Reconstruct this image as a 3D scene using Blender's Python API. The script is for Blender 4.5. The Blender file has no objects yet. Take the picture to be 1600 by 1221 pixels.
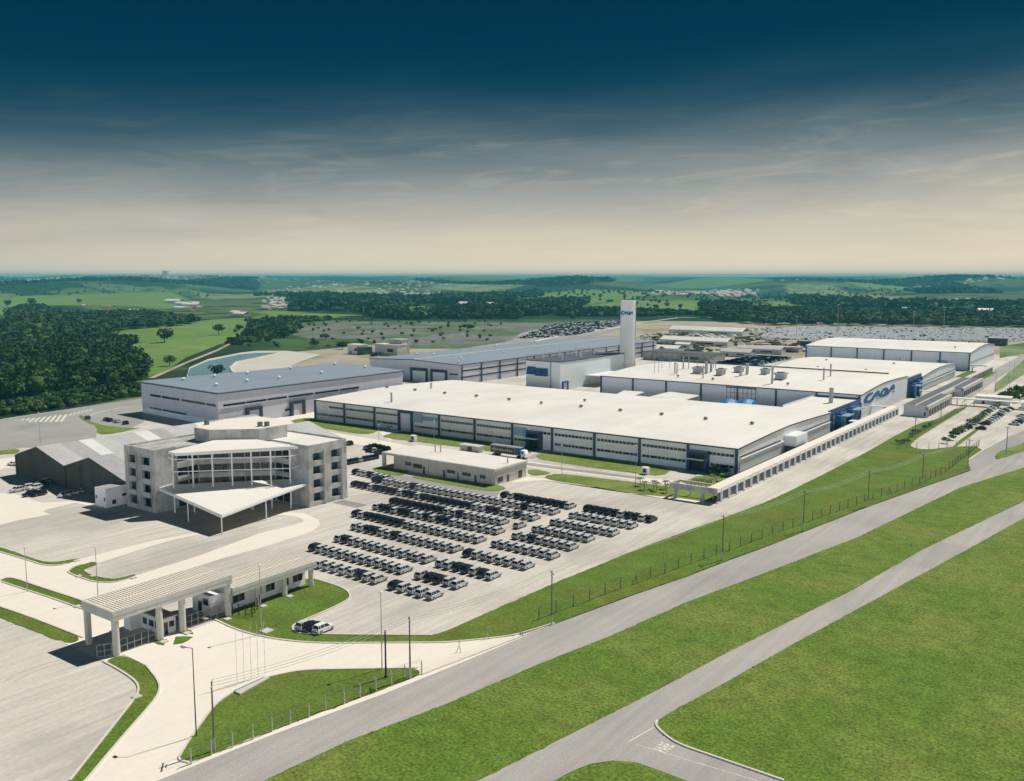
import bpy, bmesh, math, random
import numpy as np
from mathutils import Vector
from mathutils.geometry import tessellate_polygon
random.seed(7); rng = np.random.default_rng(11)
sc = bpy.context.scene
# ---------------------------------------------------------------- camera, sky, sun, exposure
# site frame: +x runs along the halls' long fronts (to the right), +y runs away along the perimeter wall
F, CX, CY, H = 1425.0, 800.0, 610.5, 66.0
PIT = math.atan(178.5 / F); TH = math.atan2(1045, 1436)
cd = bpy.data.cameras.new("camera"); cam = bpy.data.objects.new("camera", cd); sc.collection.objects.link(cam)
cam.location = (0, 0, H); cam.rotation_euler = (math.pi / 2 - PIT, 0, TH)
cd.sensor_width = 36; cd.lens = 36 * F / 1600; cd.clip_start = 1; cd.clip_end = 60000
sc.camera = cam
SUNV = Vector((.28 * .594, .96 * .594, .804)).normalized()
sd = bpy.data.lights.new("sun", 'SUN'); sd.energy = 4.6; sd.angle = math.radians(.5); sd.color = (1, .955, .87)
so = bpy.data.objects.new("sun", sd); so.rotation_euler = SUNV.to_track_quat('Z', 'Y').to_euler(); so.location = (0, 0, 300)
sc.collection.objects.link(so)
w = bpy.data.worlds.new("World"); sc.world = w; w.use_nodes = True
nt = w.node_tree; nt.nodes.clear()
def N(t, **k):
    n = nt.nodes.new(t)
    for a, b in k.items(): setattr(n, a, b)
    return n
out = N('ShaderNodeOutputWorld'); bg = N('ShaderNodeBackground'); tc = N('ShaderNodeTexCoord')
sky = N('ShaderNodeTexSky', sky_type='NISHITA'); sky.sun_disc = False
sky.sun_elevation = math.asin(SUNV.z); sky.sun_rotation = math.atan2(SUNV.x, SUNV.y)
sep = N('ShaderNodeSeparateXYZ'); nt.links.new(tc.outputs['Generated'], sep.inputs[0])
asn = N('ShaderNodeMath', operation='ARCSINE'); nt.links.new(sep.outputs[2], asn.inputs[0])
azi = N('ShaderNodeMath', operation='ARCTAN2'); nt.links.new(sep.outputs[0], azi.inputs[0]); nt.links.new(sep.outputs[1], azi.inputs[1])
# streaky cloud coordinates on the dome: azimuth slowly, elevation quickly, a slight lean
el2 = N('ShaderNodeMath', operation='MULTIPLY'); el2.inputs[1].default_value = 22; nt.links.new(asn.outputs[0], el2.inputs[0])
az2 = N('ShaderNodeMath', operation='MULTIPLY'); az2.inputs[1].default_value = 3.0; nt.links.new(azi.outputs[0], az2.inputs[0])
lean = N('ShaderNodeMath', operation='MULTIPLY_ADD'); lean.inputs[1].default_value = -.75
nt.links.new(azi.outputs[0], lean.inputs[0]); nt.links.new(el2.outputs[0], lean.inputs[2])
cmb = N('ShaderNodeCombineXYZ'); nt.links.new(az2.outputs[0], cmb.inputs[0]); nt.links.new(lean.outputs[0], cmb.inputs[1])
def noise(sc_, det, rough, dist=0.0):
    n = N('ShaderNodeTexNoise'); n.inputs['Scale'].default_value = sc_; n.inputs['Detail'].default_value = det
    n.inputs['Roughness'].default_value = rough; n.inputs['Distortion'].default_value = dist
    nt.links.new(cmb.outputs[0], n.inputs['Vector']); return n
n1 = noise(.8, 8, .56, .7); n2 = noise(2.4, 9, .62, 1.2)
def mth(op, a, b, c=None):
    m = N('ShaderNodeMath', operation=op)
    for i, v in enumerate((a, b, c)):
        if v is None: continue
        if isinstance(v, (int, float)): m.inputs[i].default_value = v
        else: nt.links.new(v, m.inputs[i])
    return m.outputs[0]
# elevation pushed about by the broad noise so the gradient breaks into banks
elev = mth('ADD', asn.outputs[0], mth('MULTIPLY', mth('SUBTRACT', n1.outputs[0], .5), -.055))
elev = mth('ADD', elev, mth('MULTIPLY', mth('ADD', azi.outputs[0], .63), -.035))
ramp = N('ShaderNodeValToRGB'); cr = ramp.color_ramp; cr.interpolation = 'B_SPLINE'
def lin(c): return tuple(((v / 255 + .055) / 1.055) ** 2.4 if v > 10 else v / 255 / 12.92 for v in c) + (1,)
stops = [(0, (230, 214, 190)), (.022, (216, 205, 184)), (.057, (190, 185, 171)), (.0917, (150, 154, 151)), (.126, (102, 121, 127)),
         (.16, (48, 82, 98)), (.194, (12, 64, 85)), (.228, (0, 54, 76)), (.29, (0, 47, 69)), (1, (0, 34, 54))]
cr.elements[0].position = 0; cr.elements[0].color = lin(stops[0][1]); cr.elements[1].position = 1; cr.elements[1].color = lin(stops[-1][1])
for p, c in stops[1:-1]:
    e = cr.elements.new(p); e.color = lin(c)
nt.links.new(mth('MULTIPLY', elev, 1.0), ramp.inputs[0])
# thin bright wisps, strongest in the middle of the band and towards the right
wm = N('ShaderNodeMapRange'); wm.inputs[1].default_value = .50; wm.inputs[2].default_value = .88; nt.links.new(n2.outputs[0], wm.inputs[0])
band = N('ShaderNodeMapRange', interpolation_type='SMOOTHSTEP'); band.inputs[1].default_value = .20; band.inputs[2].default_value = .08
nt.links.new(asn.outputs[0], band.inputs[0])
side = N('ShaderNodeMapRange'); side.inputs[1].default_value = -1.15; side.inputs[2].default_value = -.1; side.inputs[3].default_value = .25
nt.links.new(azi.outputs[0], side.inputs[0])
wf = mth('MULTIPLY', mth('MULTIPLY', wm.outputs[0], band.outputs[0]), mth('MULTIPLY', side.outputs[0], .42))
mx = N('ShaderNodeMixRGB'); mx.inputs[2].default_value = lin((244, 226, 198)); nt.links.new(wf, mx.inputs[0]); nt.links.new(ramp.outputs[0], mx.inputs[1])
ad = N('ShaderNodeMixRGB', blend_type='ADD'); ad.inputs[0].default_value = .0002
nt.links.new(mx.outputs[0], ad.inputs[1]); nt.links.new(sky.outputs[0], ad.inputs[2])
# added cool glow low in the unseen sky behind the viewer, fills shaded walls
back_fill = mth('MAXIMUM', mth('ADD', mth('MULTIPLY', sep.outputs[0], .35), mth('MULTIPLY', sep.outputs[1], -.93)), 0)
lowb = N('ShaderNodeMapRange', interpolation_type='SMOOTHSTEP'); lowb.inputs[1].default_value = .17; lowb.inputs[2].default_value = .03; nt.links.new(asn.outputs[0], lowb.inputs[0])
cool = N('ShaderNodeMixRGB', blend_type='MULTIPLY'); cool.inputs[2].default_value = (.74, .90, 1.22, 1); nt.links.new(back_fill, cool.inputs[0]); nt.links.new(ad.outputs[0], cool.inputs[1])
nt.links.new(cool.outputs[0], bg.inputs[0]); nt.links.new(mth('ADD', mth('MULTIPLY', mth('MULTIPLY', back_fill, lowb.outputs[0]), 12.0), 1.0), bg.inputs[1])
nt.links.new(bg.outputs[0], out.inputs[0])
sc.view_settings.view_transform = 'Standard'; sc.view_settings.look = 'None'; sc.view_settings.exposure = .1; sc.view_settings.gamma = 1
sc.cycles.use_denoising = True; sc.cycles.max_bounces = 5; sc.cycles.diffuse_bounces = 2; sc.cycles.volume_bounces = 0
sc.cycles.transparent_max_bounces = 6

# ---------------------------------------------------------------- surveying: photo point -> place on the site
cp, sp_ = math.cos(PIT), math.sin(PIT); ct, st = math.cos(TH), math.sin(TH)
def ray(x, y):
    dx, up = x - CX, CY - y
    Y = F * cp + up * sp_; Z = -F * sp_ + up * cp
    return Vector((dx * ct - Y * st, dx * st + Y * ct, Z))
def G(x, y, z=0.0):
    d = ray(x, y); t = (z - H) / d.z
    return Vector((d.x * t, d.y * t, z))
def GX(x, y, u):                      # on the upright plane x = u
    d = ray(x, y); t = u / d.x
    return Vector((u, d.y * t, H + d.z * t))
def sc_(ox, oy, k): return lambda x, y: (ox + x / k, oy + y / k)
c1 = sc_(0, 620, 4); c2 = sc_(180, 620, 4); c3 = sc_(460, 680, 4); c4 = sc_(740, 680, 4); c5 = sc_(0, 860, 3.3825); c6 = sc_(300, 860, 3.3825)
t1 = sc_(0, 420, 4); t2 = sc_(400, 420, 4); t3 = sc_(800, 420, 4); t4 = sc_(1200, 420, 4); t6 = sc_(1200, 620, 4)
d1 = sc_(840, 900, 3.636); d2 = sc_(1360, 580, 6.667); d3 = sc_(0, 740, 6.667); d4 = sc_(560, 650, 5.333); d5 = sc_(120, 880, 6.667); d6 = sc_(300, 840, 6.154)
e1 = sc_(1040, 550, 6.667); e3 = sc_(1030, 700, 8); e4 = sc_(800, 460, 6.104); e5 = sc_(1000, 480, 5.333); e6 = sc_(540, 490, 5.333); k3 = sc_(0, 600, 6.667)

# ---------------------------------------------------------------- materials
def mat(name, col, rough=.7, var=.12, scale=1.0, stretch=(1, 1, 1), metal=0, bump=0, bscale=None, col2=None, c2scale=.05, c2lo=.45, c2hi=.6,
        rib=0, ribdepth=.0, ribaxis='xy', dirt=0, detail=6, obj=False, rot=0, spec=.4, fine=None):
    m = bpy.data.materials.new(name); m.use_nodes = True; t = m.node_tree; L = t.links.new
    b = t.nodes['Principled BSDF']; b.inputs['Roughness'].default_value = rough; b.inputs['Metallic'].default_value = metal
    b.inputs['Specular IOR Level'].default_value = spec
    if obj:
        pos = t.nodes.new('ShaderNodeTexCoord').outputs['Object']
    else:
        pos = t.nodes.new('ShaderNodeNewGeometry').outputs['Position']
    mp = t.nodes.new('ShaderNodeMapping'); mp.inputs['Scale'].default_value = [scale * s for s in stretch]; mp.vector_type = 'TEXTURE' if False else 'POINT'; mp.inputs['Rotation'].default_value = (0, 0, rot)
    L(pos, mp.inputs[0])
    n = t.nodes.new('ShaderNodeTexNoise'); n.inputs['Scale'].default_value = 1; n.inputs['Detail'].default_value = detail; n.inputs['Roughness'].default_value = .65
    L(mp.outputs[0], n.inputs['Vector'])
    mr = t.nodes.new('ShaderNodeMapRange'); mr.inputs[1].default_value = .3; mr.inputs[2].default_value = .7
    mr.inputs[3].default_value = 1 - var; mr.inputs[4].default_value = 1 + var; L(n.outputs[0], mr.inputs[0])
    base = t.nodes.new('ShaderNodeRGB'); base.outputs[0].default_value = (*col, 1); cur = base.outputs[0]
    if col2 is not None:
        n3 = t.nodes.new('ShaderNodeTexNoise'); n3.inputs['Scale'].default_value = c2scale; n3.inputs['Detail'].default_value = 5; L(pos, n3.inputs['Vector'])
        r3 = t.nodes.new('ShaderNodeMapRange'); r3.inputs[1].default_value = c2lo; r3.inputs[2].default_value = c2hi; L(n3.outputs[0], r3.inputs[0])
        x = t.nodes.new('ShaderNodeMixRGB'); x.inputs[2].default_value = (*col2, 1); L(r3.outputs[0], x.inputs[0]); L(cur, x.inputs[1]); cur = x.outputs[0]
    def mul(a, fac):
        v = t.nodes.new('ShaderNodeVectorMath'); v.operation = 'SCALE'; L(a, v.inputs[0]); L(fac, v.inputs['Scale']); return v.outputs[0]
    cur = mul(cur, mr.outputs[0])
    if fine:
        n4 = t.nodes.new('ShaderNodeTexNoise'); n4.inputs['Scale'].default_value = fine[0]; n4.inputs['Detail'].default_value = 3; L(pos, n4.inputs['Vector'])
        r4 = t.nodes.new('ShaderNodeMapRange'); r4.inputs[1].default_value = .35; r4.inputs[2].default_value = .65; r4.inputs[3].default_value = 1 - fine[1]; r4.inputs[4].default_value = 1 + fine[1]
        L(n4.outputs[0], r4.inputs[0]); cur = mul(cur, r4.outputs[0])
    height = None
    if rib:
        s = t.nodes.new('ShaderNodeSeparateXYZ'); L(pos, s.inputs[0])
        if ribaxis == 'xy':
            a = t.nodes.new('ShaderNodeMath'); a.operation = 'ADD'; L(s.outputs[0], a.inputs[0]); L(s.outputs[1], a.inputs[1]); v = a.outputs[0]
        else: v = s.outputs['xyz'.index(ribaxis)]
        q = t.nodes.new('ShaderNodeMath'); q.operation = 'MULTIPLY'; q.inputs[1].default_value = 2 * math.pi / rib; L(v, q.inputs[0])
        z = t.nodes.new('ShaderNodeMath'); z.operation = 'SINE'; L(q.outputs[0], z.inputs[0])
        r = t.nodes.new('ShaderNodeMapRange'); r.inputs[1].default_value = .75; r.inputs[2].default_value = .98
        r.inputs[3].default_value = 1; r.inputs[4].default_value = 1 - ribdepth; L(z.outputs[0], r.inputs[0]); cur = mul(cur, r.outputs[0])
        height = z.outputs[0]
    L(cur, b.inputs['Base Color'])
    if bump:
        n5 = t.nodes.new('ShaderNodeTexNoise'); n5.inputs['Scale'].default_value = bscale or 3; n5.inputs['Detail'].default_value = 4; L(pos, n5.inputs['Vector'])
        bp = t.nodes.new('ShaderNodeBump'); bp.inputs['Strength'].default_value = 1; bp.inputs['Distance'].default_value = bump
        L(n5.outputs[0], bp.inputs['Height']); L(bp.outputs[0], b.inputs['Normal'])
    return m
M = {}
M['tan'] = mat('paver_tan', (.545, .51, .455), .85, .16, .6, (1, .07, 1), col2=(.445, .415, .37), c2scale=.035, fine=(1.2, .05))
M['cream'] = mat('concrete_cream', (.74, .68, .60), .8, .035, .35, (1, .3, 1), fine=(.9, .02))
M['asphalt'] = mat('asphalt', (.375, .352, .335), .9, .13, .55, (1, .035, 1), col2=(.325, .308, .295), c2scale=.035, fine=(3.5, .10), rot=math.radians(4))
M['asphalt_pale'] = mat('asphalt_pale', (.33, .32, .305), .9, .08, .1, col2=(.28, .275, .265), c2scale=.03, fine=(2, .05))
M['dirt'] = mat('dirt', (.37, .32, .26), .95, .2, .03, col2=(.25, .25, .13), c2scale=.02, c2lo=.5, c2hi=.62, fine=(.4, .12))
M['dark_earth'] = mat('dark_earth', (.15, .155, .14), .95, .3, .03, (1, 1, 1), col2=(.07, .12, .045), c2scale=.012, c2lo=.47, c2hi=.56, fine=(.15, .25))
M['lawn'] = mat('lawn', (.105, .170, .028), .95, .22, .15, bump=.16, bscale=2.2, col2=(.125, .165, .03), c2scale=.05, fine=(1.6, .22), spec=.1)
M['rough_grass'] = mat('rough_grass', (.112, .180, .028), .95, .24, .30, bump=.22, bscale=2.0, col2=(.155, .200, .042), c2scale=.045, fine=(1.9, .30), spec=.1)
M['tuft'] = mat('grass_tuft', (.135, .215, .035), .9, .25, .6, spec=.1)
M['pasture'] = mat('pasture', (.125, .215, .055), .95, .15, .02, col2=(.16, .24, .075), c2scale=.006, fine=(.12, .12), spec=.1)
M['lawn_dry'] = mat('lawn_dry', (.175, .225, .06), .95, .2, .2, col2=(.13, .19, .04), c2scale=.08, fine=(1.2, .15), spec=.1)
M['pasture_dry'] = mat('pasture_dry', (.22, .26, .13), .95, .25, .02, (1, .4, 1), col2=(.09, .15, .05), c2scale=.012, c2lo=.5, c2hi=.6, spec=.1)
M['tyremark'] = mat('tyre_mark', (.43, .40, .355), .9, .2, .8)
M['paint'] = mat('road_paint', (.66, .63, .56), .8, .25, 2)
M['kerb'] = mat('kerb_concrete', (.62, .57, .5), .8, .1, .5)
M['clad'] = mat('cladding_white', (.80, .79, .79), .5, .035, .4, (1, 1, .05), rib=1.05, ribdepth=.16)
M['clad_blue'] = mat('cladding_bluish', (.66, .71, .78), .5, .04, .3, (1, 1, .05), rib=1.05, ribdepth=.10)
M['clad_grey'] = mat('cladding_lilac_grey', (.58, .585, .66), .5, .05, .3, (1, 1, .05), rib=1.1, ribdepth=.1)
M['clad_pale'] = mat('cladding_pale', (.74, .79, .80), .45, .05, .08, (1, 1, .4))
M['sawtooth'] = mat('cladding_greygreen', (.56, .61, .60), .5, .05, .3)
M['plinth'] = mat('plinth_white', (.78, .84, .90), .7, .06, .3)
M['roof_w'] = mat('roof_white', (.78, .75, .70), .55, .045, .12, (1, .12, 1), rib=2.4, ribdepth=.05, ribaxis='x', col2=(.72, .69, .635), c2scale=.03, fine=(.8, .02))
M['roof_b'] = mat('roof_bluegrey', (.27, .32, .385), .5, .1, .15, (1, .1, 1), rib=1.2, ribdepth=.3, ribaxis='x', fine=(.7, .07))
M['roof_dk'] = mat('roof_slate', (.085, .09, .12), .55, .12, .15, rib=1.3, ribdepth=.25, ribaxis='x', fine=(.7, .08))
M['roof_canopy'] = mat('roof_canopy', (.80, .77, .71), .5, .02, .3, rib=1.25, ribdepth=.1, ribaxis='xy')
M['trim'] = mat('trim_charcoal', (.035, .045, .06), .5, .1, 1)
M['navy'] = mat('steel_navy', (.018, .04, .115), .45, .1, 1)
M['steelblue'] = mat('pilaster_blue', (.04, .075, .12), .5, .08, 1)
M['blue'] = mat('panel_blue', (.012, .10, .30), .45, .2, .3)
M['blue_pale'] = mat('panel_blue_pale', (.22, .38, .50), .45, .1, .3)
M['blue_deep'] = mat('panel_blue_deep', (.02, .075, .19), .45, .25, .3)
M['tarp'] = mat('tarp_blue', (.02, .20, .46), .45, .1, .4, bump=.1, bscale=.6)
M['glass'] = mat('window_glass', (.012, .016, .022), .15, .3, .7, spec=.6)
M['glass_b'] = mat('window_glass_blue', (.03, .06, .10), .15, .3, .7, spec=.6)
M['frame'] = mat('frame_white', (.68, .69, .70), .5, .04, 1)
M['steel_w'] = mat('steel_white', (.74, .76, .78), .45, .04, 1)
M['conc'] = mat('concrete_grey', (.45, .45, .445), .85, .16, .35, (1, 1, .35), col2=(.33, .325, .315), c2scale=.25, fine=(2.2, .06), rib=2.3, ribdepth=.10)
M['conc_light'] = mat('concrete_light', (.52, .505, .475), .85, .10, .4, (1, 1, .3), fine=(2, .05))
M['conc_dark'] = mat('render_dark', (.055, .06, .055), .9, .25, .25, (1, 1, .15))
M['sheet'] = mat('fibre_cement', (.36, .355, .36), .8, .10, .12, (.35, 1, 1), rib=1.1, ribdepth=.15, ribaxis='y', fine=(.8, .07))
M['sheet_m'] = mat('fibre_cement_worn', (.44, .435, .43), .8, .12, .12, (.35, 1, 1), rib=1.1, ribdepth=.12, ribaxis='y', fine=(.8, .07))
M['sheet_l'] = mat('fibre_cement_new', (.66, .645, .63), .8, .06, .12, rib=1.1, ribdepth=.1, ribaxis='y')
M['white'] = mat('render_white', (.84, .83, .84), .8, .05, .4)
M['wood'] = mat('pole_timber', (.16, .145, .12), .85, .2, 1.5)
M['tower_c'] = mat('tower_render', (.86, .84, .78), .8, .05, .2, (1, 1, .3))
M['postc'] = mat('post_concrete', (.42, .40, .36), .85, .12, 2)
M['galv'] = mat('galvanised', (.36, .37, .37), .5, .1, 1, metal=.3)
M['black'] = mat('black_metal', (.015, .017, .02), .5, .1, 1)
M['line'] = mat('line_wire', (.50, .56, .42), .6, .1, 1)
M['wire'] = mat('wire', (.10, .12, .09), .6, .1, 1)
M['mesh'] = mat('grille_dark', (.13, .135, .14), .7, .2, 1.5, rib=.5, ribdepth=.4)
M['stack'] = mat('stack_metal', (.36, .36, .35), .5, .12, .8)
M['vent'] = mat('vent_metal', (.13, .13, .125), .6, .1, 1)
M['logo'] = mat('logo_blue', (.003, .085, .25), .45, .05, 1)
M['logo_g'] = mat('logo_green', (.08, .42, .22), .45, .05, 1)
M['silver'] = mat('car_silver', (.56, .57, .585), .30, .02, 1, metal=.0, obj=True, spec=.5)
M['carwhite'] = mat('car_white', (.78, .78, .78), .3, .02, 1, obj=True, spec=.5)
M['dark'] = mat('car_navy', (.012, .015, .034), .25, .05, 1, obj=True, spec=.5)
M['purple'] = mat('car_maroon', (.07, .02, .05), .3, .05, 1, obj=True)
M['green'] = mat('car_green', (.05, .10, .09), .3, .05, 1, obj=True)
M['carglass'] = mat('car_glass', (.014, .02, .028), .12, .1, 1, obj=True, spec=.6)
M['tyre'] = mat('tyre', (.018, .018, .018), .8, .1, 1, obj=True)
M['rim'] = mat('rim', (.35, .35, .36), .4, .1, 1, obj=True, metal=.5)
M['red'] = mat('tail_red', (.10, .012, .01), .3, .1, 1, obj=True)
M['lens'] = mat('lens', (.6, .62, .62), .2, .1, 1, obj=True)
M['plate'] = mat('plate', (.16, .16, .17), .5, .1, 1, obj=True)
M['leaf1'] = mat('leaf_dark', (.020, .046, .018), .8, .5, .035, col2=(.034, .068, .022), c2scale=.05, fine=(.9, .3), spec=.15)
M['leaf2'] = mat('leaf_mid', (.045, .09, .022), .8, .4, .12, col2=(.07, .12, .032), c2scale=.05, fine=(1.1, .3), spec=.15)
M['leafp'] = mat('leaf_palm', (.10, .17, .04), .7, .3, 1, spec=.2)
M['trunk'] = mat('bark', (.12, .09, .06), .9, .2, 1)
M['water'] = mat('reservoir_water', (.10, .22, .27), .18, .06, .02, spec=.5)
M['liner'] = mat('reservoir_liner', (.52, .50, .44), .8, .06, .05)
M['townwall'] = mat('town_render', (.62, .60, .56), .8, .25, .02)
M['terracotta'] = mat('roof_terracotta', (.36, .20, .13), .8, .2, .2)

# ---------------------------------------------------------------- builders
col = sc.collection
class MB:
    def __init__(s): s.v = []; s.f = []; s.m = []; s.cur = 0
    def add(s, vs, fs):
        o = len(s.v); s.v += [tuple(p) for p in vs]; s.f += [tuple(i + o for i in f) for f in fs]; s.m += [s.cur] * len(fs); return s
    def box(s, x0, x1, y0, y1, z0, z1):
        return s.add([(x0, y0, z0), (x1, y0, z0), (x1, y1, z0), (x0, y1, z0), (x0, y0, z1), (x1, y0, z1), (x1, y1, z1), (x0, y1, z1)],
                     [(3, 2, 1, 0), (4, 5, 6, 7), (0, 1, 5, 4), (1, 2, 6, 5), (2, 3, 7, 6), (3, 0, 4, 7)])
    def prism(s, poly, z0, z1, bottom=True, holes=()):
        loops = [[Vector((p[0], p[1], 0)) for p in lp] for lp in [poly, *holes]]
        tris = tessellate_polygon(loops); n = sum(len(l) for l in loops); flat = [p for l in loops for p in l]
        def up(t):
            a, b, c = (flat[i] for i in t); return t if (b - a).cross(c - a).z > 0 else (t[2], t[1], t[0])
        tris = [up(t) for t in tris]
        tz = z1 if callable(z1) else (lambda p: z1)
        if z0 is None: return s.add([(p.x, p.y, tz(p)) for p in flat], tris)
        vs = [(p.x, p.y, z0) for p in flat] + [(p.x, p.y, tz(p)) for p in flat]; fs = [tuple(i + n for i in t) for t in tris]
        if bottom: fs += [(t[2], t[1], t[0]) for t in tris]
        o = 0
        for li, l in enumerate(loops):
            k = len(l); ar = sum(l[i].x * l[(i + 1) % k].y - l[(i + 1) % k].x * l[i].y for i in range(k))
            ccw = (ar > 0) == (li == 0)
            for i in range(k):
                a, b = o + i, o + (i + 1) % k
                fs.append((a, b, b + n, a + n) if ccw else (b, a, a + n, b + n))
            o += k
        return s.add(vs, fs)
    def tube(s, p0, p1, r0, r1=None, n=8, cap=True):
        p0, p1 = Vector(p0), Vector(p1); r1 = r0 if r1 is None else r1
        d = (p1 - p0).normalized(); a = d.orthogonal().normalized(); b = d.cross(a)
        vs = [p + (a * math.cos(2 * math.pi * i / n) + b * math.sin(2 * math.pi * i / n)) * r for p, r in ((p0, r0), (p1, r1)) for i in range(n)]
        fs = [(i, (i + 1) % n, n + (i + 1) % n, n + i) for i in range(n)]
        if cap: fs += [tuple(reversed(range(n))), tuple(range(n, 2 * n))]
        return s.add(vs, fs)
    def bar(s, p0, p1, wd, ht):        # square bar, upright section
        p0, p1 = Vector(p0), Vector(p1); d = (p1 - p0); h = Vector((-d.y, d.x, 0)); h = h.normalized() * wd / 2 if h.length > 1e-6 else Vector((wd / 2, 0, 0)); u = Vector((0, 0, ht))
        vs = [p0 - h, p0 + h, p0 + h + u, p0 - h + u, p1 - h, p1 + h, p1 + h + u, p1 - h + u]
        return s.add(vs, [(0, 1, 2, 3), (7, 6, 5, 4), (0, 4, 5, 1), (1, 5, 6, 2), (2, 6, 7, 3), (3, 7, 4, 0)])
    def loft(s, secs, cap=True):
        n = len(secs[0]); vs = [p for q in secs for p in q]; fs = []
        for k in range(len(secs) - 1):
            for i in range(n):
                j = (i + 1) % n; fs.append((k * n + i, k * n + j, (k + 1) * n + j, (k + 1) * n + i))
        if cap: fs += [tuple(reversed(range(n))), tuple(range((len(secs) - 1) * n, len(secs) * n))]
        return s.add(vs, fs)
    def mesh(s, name, mats, org=(0, 0, 0)):
        me = bpy.data.meshes.new(name); ox, oy, oz = org
        me.from_pydata([(x - ox, y - oy, z - oz) for x, y, z in s.v], [], s.f)
        for m in (mats if isinstance(mats, (list, tuple)) else [mats]): me.materials.append(M[m])
        if s.cur or any(s.m): me.polygons.foreach_set('material_index', s.m)
        bm = bmesh.new(); bm.from_mesh(me)
        if len(s.f) < 60000: bmesh.ops.recalc_face_normals(bm, faces=bm.faces)
        bm.to_mesh(me); bm.free(); return me
def tag(o, label=None, cat=None, group=None, kind=None):
    for k, v in (('label', label), ('category', cat), ('group', group), ('kind', kind)):
        if v: o[k] = v
    return o
def thing(name, label, cat, loc=(0, 0, 0), group=None):
    o = bpy.data.objects.new(name, None); o.empty_display_size = 1; o.location = loc; col.objects.link(o); return tag(o, label, cat, group)
def wloc(o):
    v = Vector((0, 0, 0))
    while o: v = v + o.location; o = o.parent
    return v
def part(name, mb, m, parent, label=None):
    me = mb.mesh(name, m, wloc(parent)); o = bpy.data.objects.new(name, me); o.parent = parent; col.objects.link(o)
    if label: o['label'] = label
    return o
def solo(name, mb, m, label, cat, group=None, kind=None, loc=(0, 0, 0)):
    me = mb.mesh(name, m, loc); o = bpy.data.objects.new(name, me); o.location = loc; col.objects.link(o); return tag(o, label, cat, group, kind)
def ground(name, px, z, m, f=None, kind='structure', pts=None, rag=0):
    P = pts or [G(*(f(*p) if f else p)) for p in px]
    if rag:
        Q = []; rr = random.Random(len(P))
        for a, b_ in zip(P, P[1:] + P[:1]):
            n = max(1, min(160, int((b_ - a).length / .9)))
            for i in range(n): c = a + (b_ - a) * i / n; Q.append(c + Vector((rr.gauss(0, rag), rr.gauss(0, rag), 0)) if i else c)
        P = Q
    return solo(name, MB().prism(P, None, z), m, None, None, None, kind)
def smooth(P, closed=True, it=2):
    for _ in range(it):
        Q = []; n = len(P)
        for i in range(n if closed else n - 1):
            a, b_ = P[i], P[(i + 1) % n]; L2_ = math.hypot(b_[0] - a[0], b_[1] - a[1])
            if L2_ > 60: w_ = 12 / L2_
            else: w_ = .25
            Q += [(a[0] + (b_[0] - a[0]) * w_, a[1] + (b_[1] - a[1]) * w_), (b_[0] + (a[0] - b_[0]) * w_, b_[1] + (a[1] - b_[1]) * w_)]
        if not closed: Q = [P[0]] + Q + [P[-1]]
        P = Q
    return P
def inside(P, x, y):
    c = False; j = len(P) - 1
    for i in range(len(P)):
        if (P[i][1] > y) != (P[j][1] > y) and x < (P[j][0] - P[i][0]) * (y - P[i][1]) / (P[j][1] - P[i][1]) + P[i][0]: c = not c
        j = i
    return c
def ordn(n):
    w_ = ['', 'first', 'second', 'third', 'fourth', 'fifth', 'sixth', 'seventh', 'eighth', 'ninth', 'tenth', 'eleventh', 'twelfth', 'thirteenth', 'fourteenth', 'fifteenth', 'sixteenth', 'seventeenth', 'eighteenth', 'nineteenth', 'twentieth']
    if n <= 20: return w_[n]
    if n < 30: return 'twenty-' + w_[n - 20]
    return 'thirty' if n == 30 else 'thirty-' + w_[n - 30]

# ---------------------------------------------------------------- terrain
def hills(x, y):
    r = math.hypot(x, y); t = max(0, min(1, (r - 2500) / 9500)); t = t * t * (3 - 2 * t)
    az = math.atan2(x, y)
    n = math.sin(az * 7 + 1.3) * .5 + math.sin(az * 17 + r * .0006) * .3 + math.sin(az * 41 + 2) * .12
    n2 = math.sin(x * .0021 + 1) * math.cos(y * .0017) + .6 * math.sin(x * .0047 + y * .0032)
    k = math.exp(-((az + 1.01) / .05) ** 2)
    return t * (57 + 8 * n + 3 * math.sin(az * 97) + 8 * n2 + 17 * k) + (36 * n2 + 8) * max(0, min(1, (r - 2500) / 2500)) * (1 - t) - .06
def terrain():
    mb = MB(); rs = [0, 60, 150, 300, 600, 1200, 2000, 2500] + [2500 * (14500 / 2500) ** (i / 60) for i in range(1, 61)]; na = 360
    ring = []
    for r in rs:
        for a in range(na):
            t = 2 * math.pi * a / na; x, y = r * math.cos(t), r * math.sin(t); mb.v.append((x, y, hills(x, y)))
    for i in range(len(rs) - 1):
        for a in range(na):
            b = (a + 1) % na; mb.f.append((i * na + a, (i + 1) * na + a, (i + 1) * na + b, i * na + b)); mb.m.append(0)
    return mb
m = bpy.data.materials.new('countryside'); m.use_nodes = True; nt = m.node_tree; L = nt.links.new; M['land'] = m
b = nt.nodes['Principled BSDF']; b.inputs['Roughness'].default_value = .95; b.inputs['Specular IOR Level'].default_value = .1
geo = N('ShaderNodeNewGeometry')
def nz(scale, det=4, st_=(1, 1, 1)):
    mp = N('ShaderNodeMapping'); mp.inputs['Scale'].default_value = [scale * s for s in st_]; L(geo.outputs['Position'], mp.inputs[0])
    n = N('ShaderNodeTexNoise'); n.inputs['Scale'].default_value = 1; n.inputs['Detail'].default_value = det; L(mp.outputs[0], n.inputs['Vector']); return n.outputs[0]
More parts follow.
